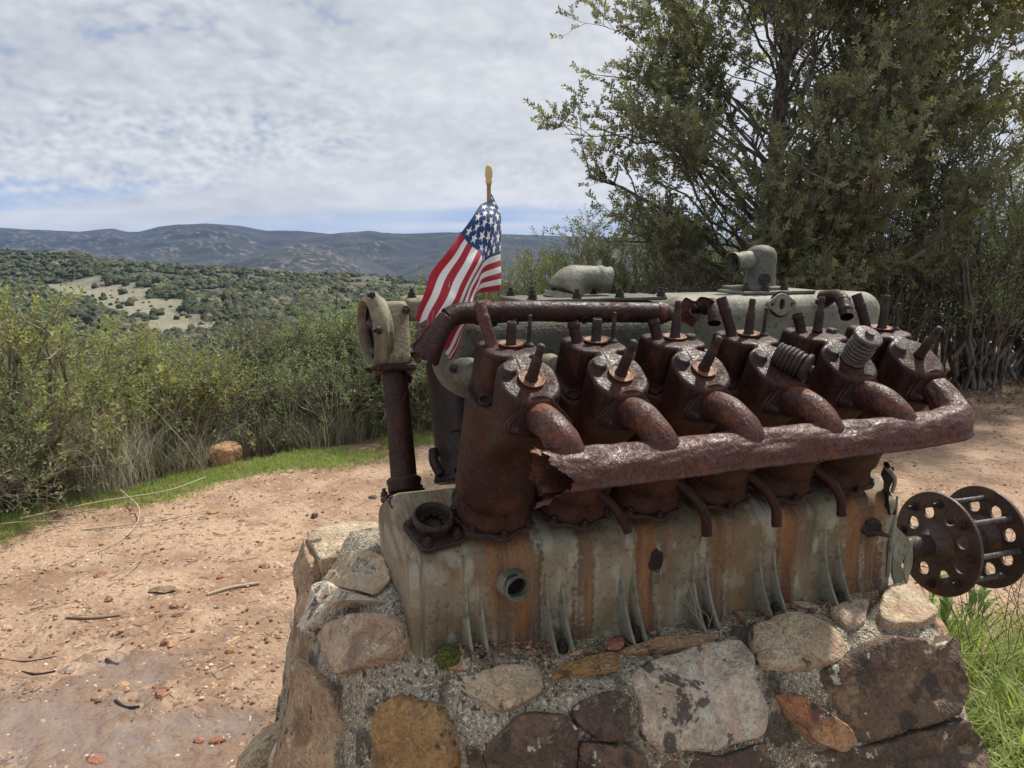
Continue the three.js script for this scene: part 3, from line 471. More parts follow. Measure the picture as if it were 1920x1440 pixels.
// crankcase
{
  const half = [[0.0, -0.012], [0.186, -0.012], [0.186, -0.004], [0.181, 0.03], [0.180, 0.10], [0.184, 0.17], [0.187, 0.195], [0.184, 0.213], [0.176, 0.226], [0.160, 0.236], [0.115, 0.2556], [0.05, 0.2835], [0, 0.297]];
  const sec = [...half, ...half.slice(1, -1).reverse().map(([z, y]) => [-z, y])];
  const dens = []; for (let i = 0; i < sec.length; i++) { const a = sec[i], b = sec[(i + 1) % sec.length], n = Math.max(1, Math.round(Math.hypot(a[0] - b[0], a[1] - b[1]) / 0.012)); for (let k = 0; k < n; k++) dens.push([lerp(a[0], b[0], k / n), lerp(a[1], b[1], k / n)]); }
  const xs = [-0.178, -0.1775, -0.174, -0.166, -0.155]; for (let x = -0.14; x < 0.95; x += 0.0115) xs.push(x); xs.push(0.955, 0.961, 0.963);
  const N = dens.length, pos = [], uv = [], idx = [];
  const push = (p) => { const n = 0.0032 * fbm(p[0] * 22, p[1] * 22, p[2] * 22, 4) + 0.0012 * fbm(p[0] * 90, p[1] * 90, p[2] * 90, 2); pos.push(p[0] + n * 0.5, p[1] + n, p[2] + n); uv.push((clamp(p[0] < -0.165 ? -0.19 + (p[2] + 0.19) * 0.33 : p[0], -0.195, 1.04) + 0.2) / 1.25, (p[1] + 0.04) / 0.34); };
  xs.forEach((x) => {
    const e = x < -0.15 ? Math.sqrt(Math.max(0, 1 - ((x + 0.15) / -0.03) ** 2)) : 1, in_ = 0.03 * (1 - e);
    dens.forEach(([z, y], k) => { const wall = sstep(y, 0.0, 0.03) * (1 - sstep(y, 0.15, 0.2)) * (Math.abs(z) > 0.15 ? 1 : 0), sc = 0.005 * Math.cos((x - 0.0) / PITCH * 2 * Math.PI) * wall; push([x, y > 0.15 ? y - in_ * 0.6 : y, Math.sign(z) * Math.max(0, Math.abs(z) + sc - in_ * (Math.abs(z) > 0.1 ? 1 : 0.3))]); });
  });
  for (let i = 0; i < xs.length - 1; i++) for (let k = 0; k < N; k++) { const a = i * N + k, b = i * N + (k + 1) % N, c = a + N, d = b + N; idx.push(a, c, b, b, c, d); }
  for (const i of [0, xs.length - 1]) { // end walls, as a small grid towards the middle
    let ring = [...Array(N).keys()].map((k) => i * N + k);
    for (const s of [0.8, 0.55, 0.3]) { const nx = ring.map((_, k) => { const q = pos.length / 3, b = (i * N + k) * 3; const src = [pos[b], pos[b + 1], pos[b + 2]]; push([src[0] - (i ? -0.002 : 0.002), lerp(0.12, src[1], s), src[2] * s]); return q; }); for (let k = 0; k < N; k++) { const a = ring[k], b = ring[(k + 1) % N], c = nx[k], d = nx[(k + 1) % N]; if (i) idx.push(a, c, b, b, c, d); else idx.push(a, b, c, b, d, c); } ring = nx; }
    const q = pos.length / 3; push([i ? 0.965 : -0.18, 0.12, 0]); for (let k = 0; k < N; k++) idx.push(ring[k], ring[(k + 1) % N], q);
  }
  const g = new THREE.BufferGeometry(); g.setAttribute('position', new THREE.Float32BufferAttribute(pos, 3)); g.setAttribute('uv', new THREE.Float32BufferAttribute(uv, 2)); g.setIndex(idx); g.computeVertexNormals();
  const c = new THREE.Mesh(g, M.crankcase); c.name = 'crankcase'; engine.add(c); c.userData.label = 'pale corroded crankcase with rust streaks below each cylinder';
  // fins standing in pairs beside the holding bolts
  const fin = (x, lean, h, out, seed) => { const r = rngOf(seed); const sh = []; const n = 16; for (let k = 0; k <= n; k++) { const t = k / n, y = lerp(h, 0.004, t); sh.push([0.176 + 0.004 + out * Math.pow(t, 2.6) + 0.0012 * (r() - 0.5), y]); }
    const a = gridGeo(1, n, (s, t) => { const k = Math.round(t * n), [z, y] = sh[k]; return [x - (s ? 0.0028 : 0.0095) + lean * t * t, y, s ? z : 0.172]; }), b = gridGeo(1, n, (s, t) => { const k = Math.round(t * n), [z, y] = sh[k]; return [x + (s ? 0.0028 : 0.0095) + lean * t * t, y, s ? z : 0.172]; }), e = gridGeo(1, n, (s, t) => { const k = Math.round(t * n), [z, y] = sh[k]; return [x + (s ? 0.0028 : -0.0028) + lean * t * t, y, z + 0.0004]; }); return [a, b, e]; };
  const finX = [[-0.073, -0.044], [0.094, 0.127], [0.262, 0.288], [0.428, 0.46], [0.597, 0.633], [0.772, 0.808]];
  finX.forEach(([a, b], i) => { [a, b].forEach((x, k) => P('fin', fin(x, k ? 0.006 : 0.004, k ? 0.19 : 0.17, 0.055, i * 7 + k), M.alu, c)); share('bolt', bigBolt, M.rustDark, c, [(a + b) / 2 + 0.004, 0.006, 0.212], [0, 1, 0.1], 1.25); });
  finX.forEach(([a, b], i) => { const g2 = at(rough(new RoundedBoxGeometry(b - a + 0.01, 0.012, 0.04, 2, 0.004), 0.001, 30, i), [(a + b) / 2 + 0.004, -0.003, 0.2]); P('bolt_lug', g2, M.rustDark, c); });
  // broken filler stub, two holes broken through the wall
  const stub = gridGeo(40, 10, (a, t) => { const f = a * 2 * Math.PI, j = t > 0.99 ? 0.008 * vn(Math.cos(f) * 3, Math.sin(f) * 3, 4) : 0, R = t < 0.75 ? lerp(0.034, 0.027, t / 0.75) : 0.027, k = t < 0.75 ? t / 0.75 : 1 - (t - 0.75) * 1.6; const rr2 = t < 0.75 ? R : 0.0225; return [0.018 + rr2 * Math.cos(f), 0.155 + rr2 * 0.9 * Math.sin(f) + (k - 0.3) * 0.004, 0.172 + (t < 0.75 ? 0.052 * k : 0.052 * Math.max(k, 0)) + (t > 0.6 && t < 0.85 ? 0.006 * vn(Math.cos(f) * 2.3, Math.sin(f) * 2.3, 9) - 0.012 * Math.max(0, Math.sin(f - 0.5)) : 0) + j]; }, true);
  const st = P('broken_stub', stub, M.alu, c); st.userData.label = 'broken pale filler stub on the near crankcase wall';
  P('broken_edge', at(rough(new THREE.TorusGeometry(0.0235, 0.0035, 8, 40), 0.003, 60, 4), [0.018, 0.156, 0.222]), M.stubRim ?? M.aluBlue, st);
  P('opening', at(cyl(0.0215, 0.0215, 0.002, 24), [0.018, 0.155, 0.187], [0, 0, 1]), M.soot, st);
  const hole = (x, y, z, rx, ry, seed) => { const sh = []; for (let k = 0; k < 22; k++) { const a = k / 22 * 6.283, q = 1 + 0.35 * vn(Math.cos(a) * 1.7 + seed, Math.sin(a) * 1.7, 2); sh.push([rx * q * Math.cos(a), ry * q * Math.sin(a)]); } const pit = gridGeo(22, 3, (s, t) => { const p = sh[Math.round(s * 22) % 22], k = [1.22, 1.05, 0.98, 0.0][Math.round(t * 3)], d = [0.0, 0.004, 0.0035, 0.0032][Math.round(t * 3)]; return [x + p[0] * k, y + p[1] * k, z + d]; }); P('broken_hole', pit, M.soot, c); P('broken_edge', gridGeo(22, 2, (s, t) => { const p = sh[Math.round(s * 22) % 22], k = [1.4, 1.16, 0.98][Math.round(t * 2)], d = [-0.002, 0.0062, 0.0045][Math.round(t * 2)]; return [x + p[0] * k, y + p[1] * k, z + d]; }), M.rustDark, c); };
  hole(0.334, 0.152, 0.1875, 0.011, 0.019, 3); hole(0.895, 0.158, 0.187, 0.019, 0.017, 8);
  P('metal_scrap', rough(at(new RoundedBoxGeometry(0.018, 0.03, 0.012, 2, 0.004), [0.334, 0.123, 0.186]), 0.004, 60, 5), M.aluBlue, c);
  P('metal_scrap', [tube([[0.90, 0.15, 0.185], [0.915, 0.147, 0.2], [0.93, 0.142, 0.205]], 0.007, 0.004), tube([[0.88, 0.175, 0.185], [0.893, 0.172, 0.2]], 0.006, 0.003)], M.rustDark, c);
  // broken nose casting at the far right end: thin cracked plates
  const plate = (pts, th, mat) => { const a = V(...pts[0]), b = V(...pts[1]).sub(a), q = V(...pts[2]).sub(a), n = V().crossVectors(b, q).normalize().multiplyScalar(th), pos = [], ix = [], m = pts.length; for (const s of [0, 1]) for (const p of pts) pos.push(p[0] + n.x * s, p[1] + n.y * s, p[2] + n.z * s); for (let k = 1; k < m - 1; k++) ix.push(0, k, k + 1, m, m + k + 1, m + k); for (let k = 0; k < m; k++) { const l = (k + 1) % m; ix.push(k, m + k, l, l, m + k, m + l); } const g2 = new THREE.BufferGeometry(); g2.setAttribute('position', new THREE.Float32BufferAttribute(pos, 3)); g2.setIndex(ix); const f = g2.toNonIndexed(); f.computeVertexNormals(); return P('nose_casting_piece', f, mat, c); };
  plate([[0.958, 0.03, 0.188], [0.955, 0.12, 0.19], [0.972, 0.225, 0.182], [0.98, 0.16, 0.176], [0.968, 0.085, 0.182], [0.972, 0.04, 0.18]], 0.006, M.alu);
  plate([[0.972, 0.155, 0.178], [0.995, 0.135, 0.17], [1.038, 0.103, 0.165], [1.01, 0.04, 0.168], [0.968, 0.09, 0.184]], 0.005, M.alu);
  plate([[1.038, 0.103, 0.165], [1.06, 0.10, 0.15], [1.068, 0.035, 0.15], [1.045, -0.012, 0.16], [1.025, 0.02, 0.168]], 0.005, M.alu);
  plate([[0.968, 0.09, 0.183], [1.02, 0.035, 0.168], [1.03, -0.012, 0.165], [1.0, -0.015, 0.178], [0.972, 0.03, 0.186]], 0.005, M.aluBlue);
}

// cylinders of the near bank; y along the bore, z outwards in the bank's own axes
const headTop = (w) => 0.672 - 0.25 * (Math.sqrt((w - 0.022) ** 2 + 0.014 ** 2) - 0.014);
const smin = (a, b, k) => { const h = clamp(0.5 + 0.5 * (b - a) / k); return lerp(b, a, h) - k * h * (1 - h); };
const rbox2 = (x, y, hx, hy, r) => { const qx = Math.abs(x) - hx + r, qy = Math.abs(y) - hy + r; return Math.min(Math.max(qx, qy), 0) + Math.hypot(Math.max(qx, 0), Math.max(qy, 0)) - r; };
function cylinderGeo(seed) { // jacket and head as one cast, filleted body
  const res = 88, mc = new MarchingCubes(res, M.rust, false, false, 90000); mc.isolation = 0;
  const X = [-0.096, 0.096], Y = [0.40, 0.70], W = [-0.1, 0.146], h = res / 2;
  const toP = (v, a) => lerp(a[0], a[1], (v + 1) / 2);
  for (let k = 0; k < res; k++) for (let j = 0; j < res; j++) for (let i = 0; i < res; i++) {
    const x = toP((i - h) / h, X), y = toP((j - h) / h, Y), w = toP((k - h) / h, W);
    const R = Math.hypot(x, w), e = 0.007, qx = R - 0.0785 + e, qy = y - 0.582 + e, barrel = Math.min(Math.max(qx, qy), 0) + Math.hypot(Math.max(qx, 0), Math.max(qy, 0)) - e;
    const pull = sstep(y, 0.46, 0.575), cw = lerp(0.03, 0.079, pull), hw = lerp(0.045, 0.0525, pull);
    const lobeI = rbox2(x, w + 0.033, 0.053, 0.052, 0.026), lobeE = rbox2(x, w - cw, 0.0535, hw, 0.043), bar = rbox2(x, w - 0.02, 0.0165, 0.06, 0.01);
    const out2 = smin(smin(lobeI, bar, 0.012), lobeE, 0.012), r2 = 0.0075, a = out2 + r2, b = (y - headTop(w)) * 0.965 + r2;
    const head = Math.min(Math.max(a, b), 0) + Math.hypot(Math.max(a, 0), Math.max(b, 0)) - r2;
    const n = 0.0011 * fbm(x * 28 + seed, y * 28, w * 28, 3);
    mc.field[i + j * res + k * res * res] = -(smin(barrel, head, 0.015) + n);
  }
  mc.update();
  const n = mc.count ?? mc.geometry.drawRange.count, src = mc.positionArray, pos = new Float32Array(n * 3);
  for (let i = 0; i < n; i++) { pos[i * 3] = toP(src[i * 3], X); pos[i * 3 + 1] = toP(src[i * 3 + 1], Y); pos[i * 3 + 2] = toP(src[i * 3 + 2], W); }
  let g = new THREE.BufferGeometry(); g.setAttribute('position', new THREE.BufferAttribute(pos, 3)); g = mergeVertices(g, 1e-6); g.computeVertexNormals();
  const foot = rough(lathe([[0.072, 0.305], [0.079, 0.316], [0.0755, 0.324], [0.0722, 0.333], [0.0722, 0.346], [0.074, 0.354], [0.0778, 0.361], [0.0787, 0.37], [0.0785, 0.39], [0.0784, 0.412]], 64), 0.001, 30, seed);
  return ready([g, foot]);
}
const cylG = [geoOf(cylinderGeo(1)), geoOf(cylinderGeo(5))];
const flangeShape = (() => { const s = new THREE.Shape(); const n = 80; for (let k = 0; k < n; k++) { const a = k / n * 2 * Math.PI, R = 0.083 + 0.0055 * Math.cos(8 * a); k ? s.lineTo(R * Math.cos(a), R * Math.sin(a)) : s.moveTo(R * Math.cos(a), R * Math.sin(a)); } return s; })();
const flangeG = geoOf(new THREE.ExtrudeGeometry(flangeShape, { depth: 0.007, bevelEnabled: true, bevelSize: 0.002, bevelThickness: 0.002, bevelSegments: 2 }).rotateX(-Math.PI / 2));
const stemG = [geoOf([lathe([[0, 0.0], [0.011, 0], [0.0105, 0.004], [0.0095, 0.006], [0.0088, 0.042], [0.007, 0.044], [0.0066, 0.056], [0.0058, 0.058], [0.0058, 0.061], [0.0066, 0.063], [0.0063, 0.072], [0, 0.0725]], 20)], 0.1), geoOf([lathe([[0.0, 0.0], [0.0105, 0], [0.0095, 0.004], [0.0088, 0.036], [0.0086, 0.043], [0.0045, 0.0432], [0.004, 0.034], [0, 0.033]], 20)], 0.1)];
const washG = geoOf(lathe([[0.0, 0.003], [0.0165, 0.003], [0.019, 0.0042], [0.0225, 0.0062], [0.0236, 0.0048], [0.0228, 0.0025], [0.018, 0], [0, 0]], 30), 0.1);
const plugG = geoOf([lathe([[0, 0], [0.0165, 0], [0.0165, 0.002], [0.0135, 0.003], [0.0132, 0.0095], [0.0115, 0.012], [0.006, 0.0122], [0.0055, 0.0105], [0, 0.0104]], 24), at(cyl(0.0112, 0.0112, 0.001, 6), [0, 0.0118, 0])], 0.1);
const rodG = geoOf([lathe([[0, 0], [0.0115, 0], [0.0115, 0.004], [0.008, 0.0055], [0.0075, 0.008], [0.0042, 0.009], [0.0042, 0.062], [0.003, 0.064], [0, 0.0642]], 16)], 0.1);
const holeRimG = geoOf(lathe([[0.0125, -0.004], [0.0145, 0.0], [0.0135, 0.0035], [0.0112, 0.0045], [0.0098, 0.003], [0.0095, -0.004]], 28), 0.1), holePitG = geoOf(cyl(0.0096, 0.0096, 0.002, 24), 0.1);
const springG = geoOf((() => { const g = []; const h = []; for (let k = 0; k <= 130; k++) { const a = k / 130 * 6.5 * 2 * Math.PI, q = 0.0165 + 0.003 * Math.sin(k / 130 * Math.PI); h.push(V(q * Math.cos(a), 0.004 + k / 130 * 0.047, q * Math.sin(a))); } g.push(new THREE.TubeGeometry(new THREE.CatmullRomCurve3(h), 300, 0.0041, 8)); g.push(lathe([[0, 0], [0.021, 0], [0.022, 0.003], [0.02, 0.006], [0.016, 0.007], [0.0155, 0.05], [0, 0.05]], 28)); g.push(at(lathe([[0, 0], [0.022, 0], [0.0245, 0.0015], [0.0245, 0.006], [0.0225, 0.0085], [0.01, 0.009], [0, 0.009]], 30), [0, 0.05, 0])); g.push(at(cyl(0.0085, 0.008, 0.006, 6), [0, 0.059, 0])); return g; })(), 0.1);
const nippleG = (bend) => geoOf([sweep([[-0.028, 0.655, -0.04], [-0.034, 0.675, -0.05], [-0.042, 0.70, -0.066], [-0.047 + bend, 0.72, -0.085]], (t, p) => 0.0108 + (t > 0.62 && t < 0.72 ? 0.0016 : 0) + (t < 0.08 ? 0.004 * (1 - t / 0.08) : 0), 18, 14)]);
const nipA = nippleG(0), nipB = geoOf([sweep([[-0.028, 0.655, -0.04], [-0.033, 0.672, -0.048], [-0.038, 0.692, -0.06]], (t) => 0.0108 + (t > 0.75 && t < 0.9 ? 0.0015 : 0) + (t < 0.1 ? 0.004 * (1 - t / 0.1) : 0), 14, 14)]);
const seamG = geoOf(gridGeo(3, 12, (s, t) => { const w = lerp(-0.06, 0.062, t); return [-0.008 + (s - 0.5) * 0.004, headTop(w) + 0.0012 * Math.sin(s * Math.PI) - 0.0003, w]; }), 0.1);
function nearCylinder(i) {
  const c = new THREE.Mesh(cylG[i & 1], M.rust); c.name = 'cylinder'; c.position.set(i * PITCH, 0, 0); c.rotation.x = TILT; engine.add(c);
  share('base_flange', flangeG, M.rustDark, c, [0, 0.3005 + (i & 1) * 0.0012, 0]);
  for (let k = 0; k < 8; k++) { const a = k / 8 * 2 * Math.PI; share('bolt', hexBolt, M.rustDark, c, [0.0805 * Math.cos(a), 0.3085 + (i & 1) * 0.0012, 0.0805 * Math.sin(a)], [0, 1, 0], 0.95); }
  share('weld_seam', seamG, M.rust, c, [0, 0, 0]);
  const hi = [0, Math.cos(rad(16)), -Math.sin(rad(16))], ho = [0, Math.cos(rad(14)), Math.sin(rad(14))];
  const yi = headTop(-0.034) - 0.0005, yo = headTop(0.08) - 0.0005;
  if (i !== 4) share('washer', washG, M.rustOrange, c, [0.004, yi, -0.034], hi);
  share('valve_stem', stemG[i < 2 ? 1 : 0], M.rustDark, c, [0.004, yi + 0.002, -0.034], hi);
  if (i === 2 || i === 4) share('plug', plugG, M.rustDark, c, [0.036, headTop(-0.03) - 0.001, -0.028], hi, 0.8); else share('stud', rodG, M.rustDark, c, [0.037, headTop(-0.03) - 0.001, -0.03], hi, 0.9);
  share('spark_plug', plugG, M.rustDark, c, [-0.031, headTop(0.062) - 0.001, 0.058], ho);
  if (i === 3) { const s = share('valve_spring', springG, M.rustDark, c, [-0.004, headTop(0.08) + 0.017, 0.068], [0.55, -0.05, 0.8], 1.12); s.userData.label = 'valve spring knocked over on its side'; } else if (i === 4) { const s = share('valve_spring', springG, M.steel, c, [0.004, yo + 0.001, 0.08], ho, 1.15); s.userData.label = 'upright valve spring with pale cap'; } else { if (i < 3) share('washer', washG, M.rustOrange, c, [0.004, yo, 0.08], ho); share('valve_stem', stemG[0], M.rustDark, c, [0.004, yo + 0.002, 0.08], ho, 1.05); }
  share('plug_hole_rim', holeRimG, M.rust, c, [-0.052, 0.5855, 0.026], [-0.1, 1, 0.05]); share('plug_hole', holePitG, M.soot, c, [-0.052, 0.5835, 0.026], [-0.1, 1, 0.05]);
  if (i !== 4) share('water_nipple', i === 5 || i === 3 || i === 0 ? nipA : nipB, i === 0 ? M.rustRed : M.rust, c, [i === 4 ? 0.01 : 0, 0, 0]); else share('water_nipple', nipB, M.rust, c, [0, 0, 0]);
  return c;
}
for (let i = 0; i < 6; i++) nearCylinder(i);
// the far bank: plain barrels leaning away
for (let i = 0; i < 6; i++) {
  const c = new THREE.Mesh(cylG[i & 1], M.barrel); c.name = 'cylinder'; c.position.set(i * PITCH + 0.03, 0, 0); c.rotation.set(-TILT, Math.PI, 0); engine.add(c);
  share('base_flange', flangeG, M.rustDark, c, [0, 0.3005 + (i & 1) * 0.0012, 0]);
  for (let k = 0; k < 8; k++) { const a = k / 8 * 2 * Math.PI; share('bolt', hexBolt, M.rustDark, c, [0.0805 * Math.cos(a), 0.3085 + (i & 1) * 0.0012, 0.0805 * Math.sin(a)], [0, 1, 0], 0.95); }
}

// exhaust manifold of the near bank
{
  const dent = (x, phi) => 0.0045 * fbm(x * 14, Math.cos(phi) * 1.6, Math.sin(phi) * 1.6 + 4, 3) + 0.0022 * fbm(x * 45, Math.cos(phi) * 4, Math.sin(phi) * 4, 2) - 0.007 * Math.exp(-(((x - 0.13) / 0.03) ** 2) - ((phi - 1.2) / 0.5) ** 2) - 0.007 * Math.exp(-(((x - 0.57) / 0.04) ** 2) - ((phi - 1.0) / 0.5) ** 2) - 0.006 * Math.exp(-(((x - 0.40) / 0.03) ** 2) - ((phi - 0.7) / 0.5) ** 2);
  const wrap = (p) => { let q = p; while (q > Math.PI) q -= 2 * Math.PI; while (q < -Math.PI) q += 2 * Math.PI; return q; };
  const R = (t, phi, inner) => { const q = wrap(phi), lip = 0.0075 * Math.exp(-(((q + 0.33) / 0.075) ** 2)), flatB = -0.009 * sstep(-q, 0.36, 0.5) * (1 - sstep(-q, 2.4, 2.9)) - 0.006 * sstep(-q, 0.7, 1.5) * (1 - sstep(-q, 1.7, 2.5)), taper = t < 0.12 ? lerp(0.0425, 0.039, t / 0.12) : t > 0.86 ? lerp(0.039, 0.0285, sstep(t, 0.86, 1)) : 0.039; return taper + (t < 0.9 ? lip + flatB : 0) + dent(t * 0.95, q < 0 ? q + 2 * Math.PI : q) - (inner ? 0.0035 : 0); };
  const path = [[-0.026, 0.446, 0.447], [0.15, 0.447, 0.447], [0.32, 0.45, 0.447], [0.48, 0.452, 0.447], [0.64, 0.454, 0.447], [0.76, 0.457, 0.447], [0.81, 0.462, 0.444], [0.838, 0.473, 0.43], [0.847, 0.49, 0.407], [0.849, 0.508, 0.384], [0.85, 0.518, 0.366]];
  const torn = (t, phi) => { if (t > 0.1) return 0; const q = wrap(phi), k = (1 - t / 0.1); return k * (0.034 * Math.exp(-Math.pow(Math.abs(q + 0.2) / 0.8, 4)) - 0.008 * Math.exp(-(((q - 1.9) / 0.5) ** 2)) - 0.01 * Math.exp(-(((q + 1.2) / 0.25) ** 2)) + 0.005 * vn(Math.cos(q) * 5, Math.sin(q) * 5, 3) + 0.006 * vn(Math.cos(q) * 13, Math.sin(q) * 13, 8)); };
  const m = P('exhaust_manifold', [sweep(path, (t, p) => R(t, p, false), 170, 88, torn), sweep(path, (t, p) => R(t, p, true), 90, 48, torn)], M.rustRed, engine); m.userData.label = 'dented rust red exhaust manifold with a torn open left end';
  P('torn_flap', gridGeo(10, 14, (s, t) => { const a = lerp(-1.6, -0.8, s), k = t, r0 = 0.034 + 0.003 * vn(s * 4, t * 4, 2); return [0.004 - 0.04 * k * (0.5 + 0.5 * Math.sin(Math.PI * (0.15 + 0.7 * s))) + 0.01 * vn(s * 8, 3, t * 3) * k, 0.449 + r0 * Math.sin(a) - 0.016 * k * k, 0.447 + r0 * Math.cos(a) * (1 + 0.25 * k)]; }), M.rustRed, m);
  P('torn_flap', gridGeo(8, 10, (s, t) => { const a = lerp(1.2, 1.8, s), k = t; return [-0.018 - 0.03 * k * (1 - 0.4 * s) + 0.006 * vn(s * 5, t * 4, 8), 0.449 + 0.037 * Math.sin(a) + 0.009 * k * k + 0.002 * vn(s * 7, t * 7, 3), 0.447 + 0.037 * Math.cos(a) + 0.008 * k]; }), M.rustOrange, m);
  const hull = (th) => { let best = -1, p = [0, 0]; for (const [x, y, r] of [[0, 0.002, 0.0365], [-0.047, -0.014, 0.0115], [0.047, -0.014, 0.0115]]) { const v = x * Math.cos(th) + y * Math.sin(th) + r; if (v > best) { best = v; p = [x + r * Math.cos(th), y + r * Math.sin(th)]; } } return p; };
  const fs = new THREE.Shape(); for (let k = 0; k < 72; k++) { const p = hull(k / 72 * 2 * Math.PI); k ? fs.lineTo(...p) : fs.moveTo(...p); }
  const fg = geoOf([new THREE.ExtrudeGeometry(fs, { depth: 0.004, bevelEnabled: true, bevelSize: 0.0015, bevelThickness: 0.0015, bevelSegments: 2 }), new THREE.ExtrudeGeometry(fs, { depth: 0.0035, bevelEnabled: true, bevelSize: 0.0012, bevelThickness: 0.0012, bevelSegments: 2 }).scale(0.97, 0.97, 1).translate(0, 0, 0.0085)], 0.2);
  const nut = geoOf([cyl(0.0075, 0.0075, 0.002, 16), at(cyl(0.0065, 0.0065, 0.007, 6), [0, 0.002, 0]), at(cyl(0.0042, 0.004, 0.007, 10), [0, 0.009, 0])], 0.1);
  const n = V(0, 0.06, 1).normalize();
  for (let i = 0; i < 6; i++) {
    const x = i * PITCH + 0.006 + (i === 5 ? 0.004 : 0), F = [x, 0.519, 0.352];
    const f = new THREE.Mesh(fg, M.rust); f.name = 'port_flange'; f.position.set(...F); f.rotation.x = -0.06; m.add(f);
    for (const s of [-1, 1]) share('nut', nut, M.rustDark, m, [x + s * 0.047, 0.505, F[2] + 0.0135 + 0.0005], n.toArray());
    // the port neck from the head to the flange
    P('port_neck', sweep([[x - 0.002, 0.532, 0.30], [x - 0.001, 0.525, 0.33], [x, 0.519, 0.354]], () => 0.033, 6, 24), M.rust, m);
    if (i < 5) P('branch_pipe', sweep([[x, 0.519, 0.358], [x + 0.001, 0.518, 0.388], [x + 0.004, 0.511, 0.414], [x + 0.011, 0.494, i ? 0.434 : 0.431], [x + 0.02, i ? 0.468 : 0.47, i ? 0.443 : 0.438], ...(i ? [[x + 0.03, 0.448, 0.446]] : [])], (t, p) => 0.0268 + 0.003 * sstep(t, 0.5, 0.75) - (i ? 0.012 : 0) * sstep(t, 0.8, 1) + 0.001 * vn(t * 6, Math.cos(p) * 2 + i, Math.sin(p) * 2), 26, 28), M.rustRed, m);
  }
  for (const [x, z] of [[0.06, 0], [0.2, 0], [0.36, 0], [0.53, 0]]) P('rivet_hole', at(cyl(0.0042, 0.0042, 0.003, 14), [x, 0.4365, 0.4835], [0, -0.3, 1]), M.soot, m);
}

